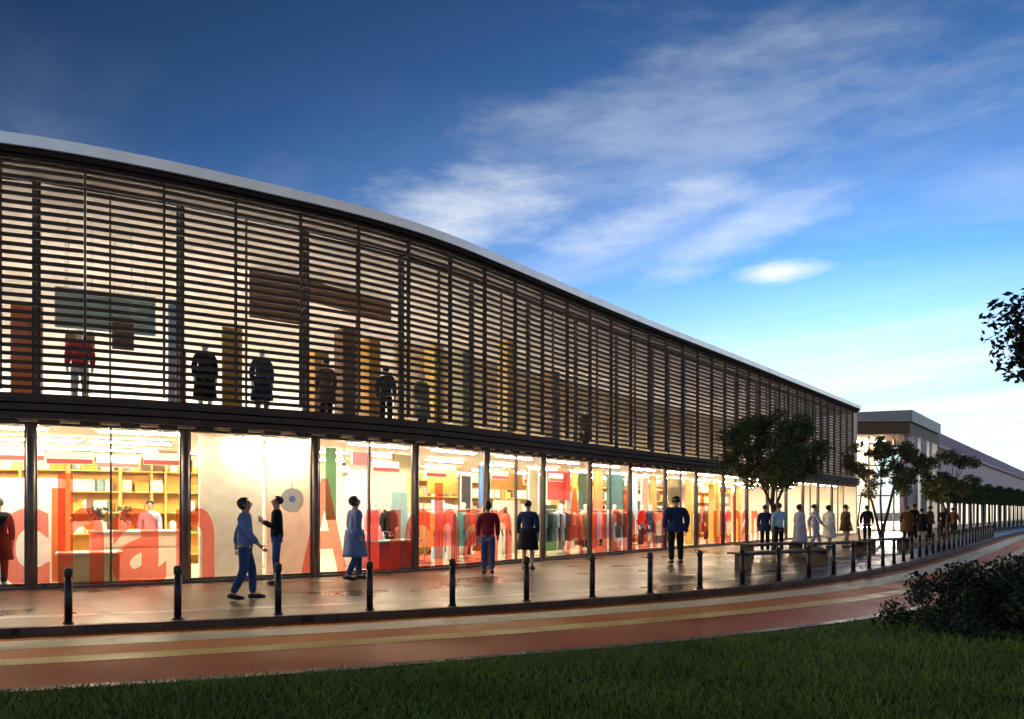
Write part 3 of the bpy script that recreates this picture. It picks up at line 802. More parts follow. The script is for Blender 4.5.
for i, (a, b_) in enumerate(((689, 712), (716, 738))):
    d = 1.4; s0, s1 = FA.at(a, d), FA.at(b_, d); sm = (s0 + s1) / 2; c = FA.W(sm, d, .03); W_ = (s1 - s0)
    rt = empty('portal_frame', c, FA.ang(sm), ('first' if i == 0 else 'second') + ' gold portal frame from the left near the dense tree', 'display frame')
    mb = MB(); mb.box((-W_ / 2, 0, 1.35), (.14, .3, 2.7)); mb.build('upright', M['gold'], rt)
    mb = MB(); mb.box((W_ / 2, 0, 1.35), (.14, .3, 2.7)); mb.build('upright', M['gold'], rt)
    mb = MB(); mb.box((0, 0, 2.76), (W_ + .14, .3, .12)); mb.build('lintel', M['gold'], rt)

# clothes rails with garments
rail = empty('clothes_rail', (0, 0, 0), 0, '', 'clothes rail', 'clothes rails in the shop windows')
mb = MB()
for sx in (-.7, .7):
    mb.tube([(sx, 0, .03), (sx, 0, 1.5)], .016, 8); mb.box((sx, 0, .02), (.05, .5, .03))
mb.build('stand', M['grey'], rail)
mb = MB(); mb.tube([(-.75, 0, 1.5), (.75, 0, 1.5)], .016, 8); mb.build('rail_bar', M['grey'], rail)
def garment_mesh(L, w):
    mb = MB()
    # shoulders, body, two sleeves; slight thickness
    pts = [(-w * .12, L), (-w * .5, L - .07), (-w * .5, L - .5), (-w * .36, L - .5), (-w * .34, L - .2), (-w * .42, 0), (w * .42, 0), (w * .34, L - .2), (w * .36, L - .5), (w * .5, L - .5), (w * .5, L - .07), (w * .12, L)]
    n = len(pts); t = .035
    vs = [(t * (1 if s_ else -1), x, z) for s_ in (0, 1) for x, z in pts]
    mb.add(vs, [tuple(range(n)), tuple(range(2 * n - 1, n - 1, -1))] + [(i, n + i, n + (i + 1) % n, (i + 1) % n) for i in range(n)])
    mb.tube([(0, 0, L), (0, 0, L + .06), (0, .03, L + .1)], .005, 5)
    return mb
GCOL = ['white', 'pink', 'lilac', 'white', 'teal', 'cream', 'paleblue', 'black', 'orange', 'tealgrey']
gproto = {}
for i, (px, d) in enumerate(((370, 2.6), (398, 2.8), (440, 1.7), (470, 1.4), (553, 1.1), (574, 1.1), (600, 1.2), (622, 1.2), (646, 2.6), (663, 1.4), (697, 3.2), (722, 3.2), (236, 3.4))):
    s = FA.at(px, d); w = FA.W(s, d, .03); a = FA.ang(s) + R(random.uniform(-12, 12))
    lab = 'grey clothes rail with hanging garments, %s from the left of the shopfront' % ORD[i]
    if i == 0: rail.location = w; rail.rotation_euler = (0, 0, a); rail['label'] = lab
    else: dup(rail, w, a, lab)
    base = random.sample(GCOL, 3)
    for q in range(7):
        cn = random.choice(base); x = -.6 + q * .2
        p = w + Vector((x * math.cos(a), x * math.sin(a), .46))
        if cn not in gproto:
            g = garment_mesh(.95, .5).build('garment', M[cn]); gproto[cn] = g
            nice = {'paleblue': 'pale blue', 'tealgrey': 'grey teal'}.get(cn, cn)
            tag(g, '%s garment hanging on a clothes rail in the shop window' % nice, 'garment', '%s garments on the clothes rails' % nice)
        else:
            g = gproto[cn].copy(); col.objects.link(g)
        g.location = p; g.rotation_euler = (0, 0, a + random.uniform(-.5, .5))

# upper floor display ----------------------------------------------------
panel(10, 42, 305, 392, 2.6, M['orange'], 'orange red display panel upstairs at the left behind the louvres', upper=True, base=3.60)
panel(60, 160, 292, 332, 4.0, M['tealgrey'], 'long grey teal wall sign upstairs behind the left louvres', 'banner', 'banner', upper=True)
panel(66, 96, 332, 362, 3.0, M['khaki'], 'khaki picture panel upstairs under the grey teal sign', 'banner', 'banner', upper=True)
panel(112, 134, 318, 350, 3.0, M['brown'], 'brown picture panel upstairs under the grey teal sign', 'banner', 'banner', upper=True)
panel(168, 182, 300, 395, 2.6, M['paleblue'], 'pale blue upright panel upstairs left of the orange one', upper=True, base=3.60)
panel(176, 186, 350, 398, 2.0, M['red'], 'low red upright panel upstairs beside the pale blue one', upper=True, base=3.60)
panel(222, 242, 328, 404, 2.4, M['amber'], 'amber upright panel upstairs behind the louvres', upper=True, base=3.60)
panel(248, 306, 262, 322, 4.5, M['brown'], 'large dark brown hanging panel upstairs behind the louvres', 'banner', 'banner', upper=True)
panel(306, 395, 282, 312, 4.5, M['timber'], 'long timber coloured hanging panel upstairs right of the brown one', 'banner', 'banner', upper=True)
for i, (px, top, m) in enumerate(((318, 352, 'amber'), (345, 330, 'timber'), (370, 340, 'amber'), (434, 346, 'gold'), (462, 350, 'khaki'), (506, 340, 'gold'), (552, 372, 'timber'))):
    d = 3.0; c = FA.W(FA.at(px, d), d, 3.60); zt = zat(top, c)
    rt = empty('display_column', c, FA.ang(FA.at(px, d)), '%s free standing column upstairs behind the louvres, %s from the left' % ({'timber': 'timber brown'}.get(m, m), ORD[i]), 'display column')
    mb = MB(); mb.box((0, 0, (zt - 3.6) / 2), (.42, .42, zt - 3.6)); mb.build('shaft', M[m], rt, bevel=.02)
    mb = MB(); mb.box((0, 0, .06), (.5, .5, .12)); mb.build('foot', M['brown'], rt, bevel=.02)
mannequin(80, 1.9, 'upstairs mannequin in red top below the khaki picture', 'red', 'white', upper=True)
mannequin(205, 1.9, 'upstairs mannequin in dark dress left of the amber panel', 'black', None, .4, upper=True)
mannequin(262, 1.9, 'upstairs mannequin in navy coat below the brown hanging panel', 'navy', 'grey', .5, upper=True)
mannequin(422, 1.9, 'upstairs mannequin in khaki coat left of the gold column', 'khaki', 'black', .5, upper=True)
mannequin(585, 2.2, 'upstairs mannequin in brown coat near the timber column', 'brown', 'black', .5, upper=True)

# ------------------------------------------------------------------ ground
BP = [(-34, 3.2), (-24, 5.0), (-16, 7.3), (-9.5, 9.1), (-5.72, 10.27), (-2, 11.75), (1.43, 13.55), (4.4, 15.6), (7.2, 18.1), (9.8, 21.1), (12.6, 24.8), (16.3, 29.9), (20, 35), (30, 49), (48, 73), (75, 108), (110, 153)]
LP_ = [(-30, .2), (-20, 2.4), (-14, 3.9), (-7, 5.55), (-4.1, 6.4), (-2.59, 6.9), (-1.57, 7.3), (0, 8.05), (1.86, 8.95), (3.2, 9.75), (4.94, 10.95), (7.5, 13.3), (10.5, 17.0), (15, 23.2), (22, 32.8), (36, 51), (56, 77), (90, 121), (115, 153)]
BO = Path(BP); LA = Path(LP_)
def sheet(name, pa, d0, d1, z, m, s0=None, s1=None, th=0):
    mb = MB(); a = pa.s[0] - pa.o if s0 is None else s0; b_ = pa.s[-1] - pa.o if s1 is None else s1
    n = int((b_ - a) / .8); vs = []; fs = []
    for i in range(n + 1):
        s = a + (b_ - a) * i / n
        vs += [pa.W(s, d0, z), pa.W(s, d1, z)]
    for i in range(n): fs.append((2 * i, 2 * i + 2, 2 * i + 3, 2 * i + 1))
    mb.add(vs, fs)
    o = mb.build(name, m); tag(o, kind='structure'); return o
def between(name, pa, da, pb, db, z, m):
    mb = MB(); n = 160; vs = []; fs = []
    for i in range(n + 1):
        t = i / n
        vs += [pa.W(pa.s[-1] * t, da, z), pb.W(pb.s[-1] * t, db, z)]
    for i in range(n): fs.append((2 * i, 2 * i + 2, 2 * i + 3, 2 * i + 1))
    mb.add(vs, fs); o = mb.build(name, m); tag(o, kind='structure'); return o
mb = MB(); mb.add([(-900, -300, -.16), (900, -300, -.16), (900, 1500, -.16), (-900, 1500, -.16)], [(0, 1, 2, 3)]); tag(mb.build('ground', M['ground']), kind='structure')
KZ = -.10
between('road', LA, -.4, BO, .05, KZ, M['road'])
sheet('pavement', BO, -.0, 30, 0.0, M['pave'])
mb = MB(); strip(mb, BO, 0, BO.s[-1], -.14, .002, -.15, .004, .8); tag(mb.build('kerb', M['kerb']), kind='structure')
mb = MB(); strip(mb, LA, 0, LA.s[-1], -.03, .12, -.15, .012, .8); tag(mb.build('lawn_kerb', M['kerb']), kind='structure')
sheet('pale_trail_band', BO, .95, 1.2, .004, M['trail_pale'])  # narrow light trail painted on the pavement
M['trail_orange'] = ground_mat('painted_trail_orange', (.88, .28, .04), (.78, .19, .03), .42, .6, .5, None, .2, .02)
sheet('orange_trail_band', BO, -1.9, -.06, KZ + .004, M['trail_orange'])  # orange glow around the light trails, painted as a band
o = sheet('light_trail_band', BO, -1.25, -.6, KZ + .008, M['trail_cream'])  # broad cream light trail drawn as a painted band
o = sheet('light_trail_band', BO, -2.3, -1.9, KZ + .004, M['trail_yellow'])  # yellow light trail drawn as a painted band
# lawn: a sheet from the kerb back behind the camera
mb = MB(); vs = []; fs = []; n = 120
for i in range(n + 1):
    s = LA.s[-1] * i / n
    a = LA.W(s, -.03, 0); vs.append(a); vs.append(Vector((a.x + 26, a.y - 34, 0)))
for i in range(n): fs.append((2 * i, 2 * i + 1, 2 * i + 3, 2 * i + 2))
mb.add(vs, fs); tag(mb.build('lawn', M['lawn']), kind='structure')
# light gravel path on the right beyond the shrub
mb = MB(); P0 = [(14.5, 18.0), (20, 26), (30, 40.5), (60, 82)]
vs = []
for x, y in P0: vs += [(x, y, .006), (x + 2.4, y - 1.6, .006)]
mb.add(vs, [(2 * i, 2 * i + 1, 2 * i + 3, 2 * i + 2) for i in range(len(P0) - 1)]); tag(mb.build('path', M['path']), kind='structure')
# grass blades
def grass():
    v = []; f = []
    rnd = random.Random(3)
    cnt = 0
    while cnt < 80000:
        y = 4.6 + 9.5 * rnd.random() ** 1.6; x = rnd.uniform(-.72, .72) * y + rnd.uniform(-.4, .4)
        # keep to the lawn side
        best = None
        k = lawn_y(x)
        if y > k - .02: continue
        if rnd.random() < .35 and math.sin(x * 2.1 + y) * math.sin(y * 1.7 - x * .6) < -.3: continue
        h = rnd.uniform(.03, .085) * (1.25 if rnd.random() < .08 else 1); a = rnd.uniform(0, 6.28); w = rnd.uniform(.004, .008)
        lx, ly = rnd.gauss(0, .028), rnd.gauss(0, .028)
        b = len(v); dx, dy = math.cos(a) * w, math.sin(a) * w
        v += [(x - dx, y - dy, 0), (x + dx, y + dy, 0), (x + lx * .4 + dx * .6, y + ly * .4 + dy * .6, h * .6), (x + lx, y + ly, h)]
        f += [(b, b + 1, b + 2), (b, b + 2, b + 3)]
        cnt += 1
    me = bpy.data.meshes.new('grass'); me.from_pydata(v, [], f); me.materials.append(M['grass'])
    o = link(bpy.data.objects.new('grass', me)); tag(o, 'short dark green grass of the lawn in the foreground', 'grass', kind='stuff')
LT = [LA.W(LA.s[-1] * i / 900, -.05) for i in range(901)]
def lawn_y(x):
    lo, hi = 0, 900
    while hi - lo > 1:
        m = (lo + hi) // 2
        if LT[m].x < x: lo = m
        else: hi = m
    return LT[lo].y
grass()

# ------------------------------------------------------------------ bollards
bol = empty('bollard', (0, 0, 0), 0, '', 'bollard', 'dark bollards along the road edge')
mb = MB(); mb.lathe([(.048, 0), (.048, .56), (.04, .565), (.04, .60)], (0, 0, 0), 14); mb.build('shaft', M['steel'], bol, True)
mb = MB(); mb.lathe([(.04, .60), (.052, .605), (.054, .69), (.042, .715), (.015, .722)], (0, 0, 0), 14); mb.build('cap', M['steel'], bol, True)
mb = MB(); mb.lathe([(.07, 0), (.07, .012), (.05, .02)], (0, 0, 0), 14); mb.build('base_collar', M['steel'], bol, True)
s_ref = BO.at(66)
i = 0
for k in range(0, 44):
    s = s_ref + 1.32 * k
    w = BO.W(s, .16, .001)
    lab = 'slim dark bollard at the road edge, %s from the left' % (ORD[k] if k < len(ORD) else 'number')
    if k >= len(ORD): break
    if k == 0: bol.location = w; bol['label'] = lab
    else: dup(bol, w, random.uniform(0, 3), lab)

# ------------------------------------------------------------------ benches
def bench(px0, px1, Y0, Y1, label):
    a, b_ = pix(px0, Y0), pix(px1, Y1); m = (a + b_) / 2; L = (b_ - a).length; an = math.atan2(b_.y - a.y, b_.x - a.x)
    rt = empty('bench', (m.x, m.y, 0), an, label, 'bench', 'backless benches on the pavement')
    mb = MB()
    for j in range(4): mb.box((0, -.195 + .13 * j, .445), (L, .115, .045))
    mb.build('seat', M['bench'], rt, bevel=.006)
    for sx in (-.42, .42):
        mb = MB(); mb.box((sx * L, 0, .21), (.07, .46, .42)); mb.build('leg', M['steel'], rt, bevel=.006)
    mb = MB(); mb.box((0, 0, .40), (L * .84 - .08, .06, .05)); mb.build('stretcher', M['steel'], rt)
bench(735, 826, 19.4, 21.6, 'dark backless bench in front of the dense tree, nearest to the road')
bench(742, 800, 24.5, 26.5, 'dark backless bench behind the nearest one, under the dense tree')
bench(806, 862, 25.5, 27.5, 'dark backless bench right of the group in lilac coats')
bench(866, 906, 29.0, 31.0, 'dark backless bench under the branching tree')

# ------------------------------------------------------------------ trees
def leaf_cloud(centres, n, size, seed, squash=.8):
    rnd = random.Random(seed); v = []; f = []
    tot = sum(c[1] ** 2 for c in centres)
    for (c, r) in centres:
        for _ in range(int(n * r * r / tot)):
            d = Vector((rnd.gauss(0, 1), rnd.gauss(0, 1), rnd.gauss(0, 1))).normalized() * r * (rnd.random() ** .45)
            d.z *= squash
            p = Vector(c) + d
            s = size * rnd.uniform(.6, 1.35)
            u = Vector((rnd.gauss(0, 1), rnd.gauss(0, 1), rnd.gauss(0, .7))).normalized(); w = u.orthogonal()
            w.rotate(Matrix.Rotation(rnd.uniform(0, 6.28), 3, u)); w.normalize(); nn = u.cross(w)
            b = len(v)
            v += [p - u * s, p - w * s * .45 + nn * s * .12, p + u * s, p + w * s * .45 + nn * s * .12]
            f += [(b, b + 1, b + 2), (b, b + 2, b + 3)]
    return v, f
def clumps(rx, ry, rz, cz, n, r0, r1, seed, lean=0):
    rnd = random.Random(seed); out = []
    while len(out) < n:
        d = Vector((rnd.uniform(-1, 1), rnd.uniform(-1, 1), rnd.uniform(-1, 1)))
        if d.length > 1 or d.length < .35: continue
        out.append(((d.x * rx + lean * d.z, d.y * ry, cz + d.z * rz), rnd.uniform(r0, r1)))
    return out
def tree(name, loc, label, cl, n, size, leaf, stems, seed, group=None, squash=.8, extra=()):
    rt = empty(name, loc, 0, label, 'tree', group)
    mb = MB(); rnd = random.Random(seed)
    for st in stems:
        mb.tube(st[0], st[1], 8)
    # limbs to clumps
    for (c, r) in cl[::2]:
        tip = min((st[0][-1] for st in stems), key=lambda q: (Vector(q) - Vector(c)).length)
        mid = Vector(tip).lerp(Vector(c), .5) + Vector((rnd.gauss(0, .06), rnd.gauss(0, .06), rnd.gauss(0, .06)))
        mb.tube([tip, mid, c], [.03, .02, .008], 5)
    mb.build('trunk', M['bark'], rt, True)
    v, f = leaf_cloud(cl, n, size, seed, squash)
    me = bpy.data.meshes.new('crown'); me.from_pydata(v, [], f); me.materials.append(M[leaf])
    o = link(bpy.data.objects.new('crown', me)); o.parent = rt
    return rt
p = pix(774, 29.5)
cl = clumps(1.85, 1.65, 1.55, 3.5, 80, .2, .56, 11)
tree('shade_tree', (p.x, p.y, 0), 'dense round dark tree in front of the end of the louvred facade', cl, 22000, .062, 'leaf1',
     [([(0, 0, -.05), (.05, 0, .9), (-.05, .05, 1.8), (.0, 0, 2.6)], [.13, .10, .085, .06]), ([(0, 0, 1.5), (.35, .1, 2.3), (.6, .1, 3.0)], [.06, .05, .03]), ([(0, 0, 1.5), (-.4, -.1, 2.3), (-.7, 0, 3.0)], [.06, .05, .03])], 5)
p = pix(882, 36.0)
cl = clumps(1.85, 1.5, 1.4, 3.5, 60, .16, .42, 21)
tree('shade_tree', (p.x, p.y, 0), 'airy multi stemmed tree in front of the bright pavilion entrance', cl, 9500, .068, 'leaf2',
     [([(0, 0, -.05), (.12, 0, .9), (.35, 0, 1.8), (.6, .1, 2.7)], [.09, .075, .06, .04]), ([(0, 0, -.05), (-.15, .1, .9), (-.4, .1, 1.9), (-.7, .1, 2.8)], [.08, .065, .05, .03]),
      ([(.02, 0, .3), (.02, .1, 1.2), (.0, .15, 2.0), (.05, .2, 3.0)], [.06, .05, .045, .03]), ([(-.9, .2, -.05), (-1.0, .2, 1.0), (-.85, .2, 2.2)], [.05, .045, .03])], 6)
p = pix(948, 43.0)
cl = clumps(1.6, 1.4, 1.25, 3.4, 46, .18, .45, 31, lean=.1)
tree('shade_tree', (p.x, p.y, 0), 'small leaning dark tree left of the clipped row of trees', cl, 7500, .07, 'leaf2',
     [([(0, 0, -.05), (-.05, 0, 1.0), (.05, 0, 1.9), (.15, 0, 2.6)], [.10, .08, .07, .05]), ([(-.02, 0, 1.3), (-.4, 0, 2.2), (-.6, 0, 2.8)], [.06, .05, .03])], 7)
# tree at the right, only the tip of a branch in the picture
cl = clumps(1.9, 1.9, 1.3, 4.3, 40, .3, .55, 41)
tw = [((-1.55, .1, 1.75 + 1.45), .10), ((-1.62, .1, 3.42), .11), ((-1.68, .05, 3.55), .10), ((-1.5, .05, 3.5), .14), ((-1.45, .0, 3.28), .14), ((-1.4, .05, 3.12), .11), ((-1.3, .05, 3.42), .17), ((-1.25, .05, 3.2), .15),
      ((-1.1, 0, 3.35), .2), ((-1.35, .05, 3.62), .08), ((-1.22, 0, 3.0), .06)]
tw = [((x + .03, y, z - .2), r * 1.1) for (x, y, z), r in tw]
cl = [c for c in cl if c[0][0] > -.85]
tr_loc = pix(512 + 800 * .825, 9.0)
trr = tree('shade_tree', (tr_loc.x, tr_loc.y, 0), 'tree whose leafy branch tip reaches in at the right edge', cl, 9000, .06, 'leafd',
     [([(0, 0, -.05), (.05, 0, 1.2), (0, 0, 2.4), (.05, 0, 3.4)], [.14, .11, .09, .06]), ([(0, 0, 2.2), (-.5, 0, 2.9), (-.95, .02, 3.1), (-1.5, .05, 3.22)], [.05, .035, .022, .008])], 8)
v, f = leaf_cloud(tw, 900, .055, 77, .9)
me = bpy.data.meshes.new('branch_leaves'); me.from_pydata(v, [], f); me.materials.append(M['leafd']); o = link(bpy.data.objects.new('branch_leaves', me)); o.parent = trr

# clipped row of trees in front of the far wing
pt = empty('clipped_tree', (0, 0, 0), 0, '', 'tree', 'clipped box-headed trees in front of the far wing')
mb = MB(); mb.tube([(0, 0, -.05), (.02, 0, 1.2), (0, 0, 2.6)], [.11, .09, .07], 8); mb.build('trunk', M['bark'], pt, True)
v = []; f = []; rnd = random.Random(9)
cc = [((rnd.uniform(-1.5, 1.5), rnd.uniform(-.7, .7), rnd.uniform(2.35, 3.55)), rnd.uniform(.3, .45)) for _ in range(34)]
v, f = leaf_cloud(cc, 3200, .11, 14, .9)
me = bpy.data.meshes.new('crown'); me.from_pydata(v, [], f); me.materials.append(M['leaf3']); o = link(bpy.data.objects.new('crown', me)); o.parent = pt
h0, h1 = Vector((29.6, 55.5, 0)), Vector((56, 88, 0)); dr = (h1 - h0).normalized(); an = math.atan2(dr.y, dr.x)
for k in range(26):
    w = h0 + dr * (3.0 * k)
    lab = 'clipped box-headed tree before the rose coloured wing, %s from the near end' % ORD[k]
    if k == 0: pt.location = w; pt.rotation_euler = (0, 0, an); pt['label'] = lab
    else: dup(pt, w, an + (math.pi if k % 2 else 0), lab)

# dark shrub, lower right
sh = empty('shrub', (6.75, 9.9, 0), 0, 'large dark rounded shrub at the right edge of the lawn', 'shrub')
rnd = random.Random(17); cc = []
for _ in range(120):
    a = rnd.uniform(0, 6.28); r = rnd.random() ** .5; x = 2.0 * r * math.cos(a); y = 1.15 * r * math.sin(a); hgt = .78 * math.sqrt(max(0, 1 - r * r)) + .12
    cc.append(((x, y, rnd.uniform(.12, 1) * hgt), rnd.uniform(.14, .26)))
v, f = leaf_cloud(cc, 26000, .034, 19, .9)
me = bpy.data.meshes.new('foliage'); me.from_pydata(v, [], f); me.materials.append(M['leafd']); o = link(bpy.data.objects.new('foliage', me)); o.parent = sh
mb = MB()
for (c, r) in cc[::4]: mb.tube([(c[0] * .3, c[1] * .3, -.02), (c[0] * .7, c[1] * .7, c[2] * .6), c], [.018, .012, .005], 5)
mb.build('stems', M['bark'], sh)

# ------------------------------------------------------------------ far wing
wing = empty('far_wing', (29.6, 60, 0), 0, 'far long wing with rose coloured metal roof and glazed end pavilion', 'building')
C0 = Vector((29.6, 60.0, 0)); wd = Vector((.6, .8, 0)); wn = Vector((-.8, .6, 0))   # along, into the building
class Line:
    def W(self, s, d, z=0.0):
        q = C0 + wd * s + wn * d; return Vector((q.x, q.y, z))
LN = Line()
def wp(mb, name, m, **k):
    o = mb.build(name, m, wing, **k); o.matrix_parent_inverse = Matrix.Translation(-wing.location); return o
# pavilion
mb = MB()
mb.add([LN.W(-1.2, -.6, 8.1), LN.W(11, -.6, 8.1), LN.W(11, 11, 8.1), (20.5, 59.0, 8.1), LN.W(-1.2, -.6, 8.95), LN.W(11, -.6, 8.95), LN.W(11, 11, 8.95), (20.5, 59.0, 8.6)],
       [(3, 2, 1, 0), (4, 5, 6, 7), (0, 1, 5, 4), (1, 2, 6, 5), (2, 3, 7, 6), (3, 0, 4, 7)])
wp(mb, 'pavilion_roof', M['roof'])
mb = MB(); mb.add([LN.W(-1.0, -.4, 7.2), LN.W(10.9, -.4, 7.2), LN.W(10.9, 10, 7.2), (21, 59.4, 7.2), LN.W(-1.0, -.4, 8.097), LN.W(10.9, -.4, 8.097), LN.W(10.9, 10, 8.097), (21, 59.4, 8.097)],
       [(3, 2, 1, 0), (4, 5, 6, 7), (0, 1, 5, 4), (1, 2, 6, 5), (2, 3, 7, 6), (3, 0, 4, 7)])
wp(mb, 'pavilion_fascia', M['brown'])
# glazed front: bright lobby wall behind glass
mb = MB(); mb.add([(20, 61.0, 0), (29.2, 61.0, 0), (29.2, 61.0, 7.2), (20, 61.0, 7.2)], [(0, 1, 2, 3)]); wp(mb, 'front_glazing', M['glass'])
mb = MB()
for x in (21.5, 23.4, 25.3, 27.2, 29.1): mb.box((x, 60.98, 3.6), (.09, .12, 7.2))
for z in (2.7, 5.0): mb.box((24.8, 60.985, z), (8.6, .08, .09))
wp(mb, 'glazing_bars', M['frame'])
mb = MB(); mb.box((24.5, 66, 3.6), (11, .2, 7.2)); mb.box((24.5, 63.5, .05), (11, 4.8, .1)); wp(mb, 'lobby_wall', M['wall_in'])
for x in (21.4, 23.2, 25, 26.8, 28.4):
    l_ = dup(lp, (x, 62.8, 7.05), 0, 'strip lamp inside the glazed lobby of the far wing', 'strip lamps in the far lobby')
    for yy, zz_ in ((64.0, 7.05), (65.2, 7.05)): dup(lp, (x, yy, zz_), 0, 'strip lamp inside the glazed lobby of the far wing', 'strip lamps in the far lobby')
    l_ = dup(lu, (x, 64.9, .2), 0, 'strip lamp inside the glazed lobby of the far wing', 'strip lamps in the far lobby')
# fins on the side
for i in range(9):
    s = .5 + i * 1.22; w = LN.W(s, -.2, 0)
    mb = MB(); mb.box((w.x, w.y, 3.65), (.12, .5, 7.1), math.atan2(wd.y, wd.x)); wp(mb, 'facade_fin', M['white'])
mb = MB(); seg_box(mb, LN, 0, 11, .2, .5, 0, 7.2); wp(mb, 'pavilion_wall', M['pinkwall'])
lg = emit('lit_glazing', (1, .86, .68), 1.3)
for i in range(8):
    s = .5 + i * 1.22
    mb = MB(); seg_box(mb, LN, s + .25, s + .97, .12, .198, .1, 7.0); wp(mb, 'side_glazing', lg if i in (1, 4, 6, 7) else M['grey'])
# long part
Lw = 140
mb = MB()
prof = [(-.5, 7.05), (-.5, 7.2), (.9, 9.0), (1.3, 9.0), (1.3, 7.05)]
n = len(prof); vs = [LN.W(s, d, z) for s in (11.02, Lw) for d, z in prof]
mb.add(vs, [tuple(range(n)), tuple(range(2 * n - 1, n - 1, -1))] + [(i, n + i, n + (i + 1) % n, (i + 1) % n) for i in range(n)])
s = 11.5
while s < Lw:
    a, b_ = LN.W(s, -.5, 7.21), LN.W(s, .9, 9.01)
    mb.tube([a + Vector((0, 0, .02)), b_ + Vector((0, 0, .02))], .03, 4); s += .9
wp(mb, 'roof', M['pinkroof'])
mb = MB(); seg_box(mb, LN, 11.02, Lw, 0, .3, 0, 7.045); wp(mb, 'wall', M['pinkwall'])
wl = emit('lit_window', (1, .82, .6), 1.1)
s = 13.0
while s < 120:
    mb = MB(); seg_box(mb, LN, s, s + 1.5, -.06, -.003, .1, 2.5); f = wp(mb, 'window', M['white'])
    g = MB(); seg_box(g, LN, s + .1, s + 1.4, -.075, -.063, .2, 2.4); o = g.build('pane', wl, f)
    s += 3.4

# ------------------------------------------------------------------ sky, sun, camera
CLX, CLY = 8.3, 2.2
SUN_AZ, SUN_EL = R(24), R(10)
w = bpy.data.worlds.new('World'); scene.world = w; w.use_nodes = True
nt = w.node_tree; n = nt.nodes; l = nt.links
bg = n['Background']; bg.inputs[1].default_value = .10
sky = n.new('ShaderNodeTexSky'); sky.sky_type = 'NISHITA'; sky.sun_disc = False
sky.sun_elevation = SUN_EL; sky.sun_rotation = SUN_AZ; sky.air_density = 1.0; sky.dust_density = .03; sky.ozone_density = 3.0; sky.altitude = 0
tc = n.new('ShaderNodeTexCoord'); sep = n.new('ShaderNodeSeparateXYZ'); l.new(tc.outputs['Generated'], sep.inputs[0])
# deeper contrast between zenith and horizon: power law on the radiance
gm = n.new('ShaderNodeGamma'); gm.inputs[1].default_value = 3.0
sc_ = n.new('ShaderNodeVectorMath'); sc_.operation = 'MULTIPLY'; sc_.inputs[1].default_value = (.27, .255, .27)
l.new(sky.outputs[0], sc_.inputs[0]); l.new(sc_.outputs[0], gm.inputs[0])
ml = n.new('ShaderNodeVectorMath'); ml.operation = 'MULTIPLY'; ml.inputs[1].default_value = (.9, 2.25, 2.6); hs = n.new('ShaderNodeHueSaturation'); hs.inputs['Saturation'].default_value = .66; l.new(gm.outputs[0], hs.inputs['Color']); l.new(hs.outputs[0], ml.inputs[0])
# thin clouds on a plane overhead
zz = n.new('ShaderNodeMath'); zz.operation = 'MAXIMUM'; zz.inputs[1].default_value = .03; l.new(sep.outputs[2], zz.inputs[0])
dv = n.new('ShaderNodeVectorMath'); dv.operation = 'DIVIDE'; l.new(tc.outputs['Generated'], dv.inputs[0])
cb = n.new('ShaderNodeCombineXYZ')
for i in range(3): l.new(zz.outputs[0], cb.inputs[i])
l.new(cb.outputs[0], dv.inputs[1])
m0 = n.new('ShaderNodeMapping'); m0.inputs['Rotation'].default_value = (0, 0, R(-128)); l.new(dv.outputs[0], m0.inputs[0])
mp = n.new('ShaderNodeMapping'); mp.inputs['Scale'].default_value = (.30, .85, 1); mp.inputs['Location'].default_value = (CLX, CLY, 0); l.new(m0.outputs[0], mp.inputs[0])
nz = n.new('ShaderNodeTexNoise'); nz.inputs['Scale'].default_value = 1.0; nz.inputs['Detail'].default_value = 9; nz.inputs['Roughness'].default_value = .56; nz.inputs['Distortion'].default_value = .6
l.new(mp.outputs[0], nz.inputs['Vector'])
rp = n.new('ShaderNodeMapRange'); rp.interpolation_type = 'SMOOTHSTEP'; rp.inputs[1].default_value = .42; rp.inputs[2].default_value = .88; rp.inputs[3].default_value = 0; rp.inputs[4].default_value = 1
l.new(nz.outputs['Fac'], rp.inputs[0])
# clouds thin out overhead (far cloud field), they take the brightness of the sky behind them
el = n.new('ShaderNodeMapRange'); el.inputs[1].default_value = .48; el.inputs[2].default_value = .22; el.inputs[3].default_value = .0; el.inputs[4].default_value = .75; l.new(sep.outputs[2], el.inputs[0])
mm = n.new('ShaderNodeMath'); mm.operation = 'MULTIPLY'; l.new(rp.outputs[0], mm.inputs[0]); l.new(el.outputs[0], mm.inputs[1])
hz = n.new('ShaderNodeMapRange'); hz.interpolation_type = 'SMOOTHSTEP'; hz.inputs[1].default_value = .31; hz.inputs[2].default_value = .09; hz.inputs[3].default_value = 0; hz.inputs[4].default_value = 1.0; l.new(sep.outputs[2], hz.inputs[0])
dt = n.new('ShaderNodeVectorMath'); dt.operation = 'DOT_PRODUCT'; dt.inputs[1].default_value = (math.sin(R(34)), math.cos(R(34)), 0); l.new(tc.outputs['Generated'], dt.inputs[0])
dm = n.new('ShaderNodeMapRange'); dm.interpolation_type = 'SMOOTHSTEP'; dm.inputs[1].default_value = .70; dm.inputs[2].default_value = .98; dm.inputs[3].default_value = .9; dm.inputs[4].default_value = 1.0; l.new(dt.outputs['Value'], dm.inputs[0])
hm = n.new('ShaderNodeMath'); hm.operation = 'MULTIPLY'; l.new(hz.outputs[0], hm.inputs[0]); l.new(dm.outputs[0], hm.inputs[1])
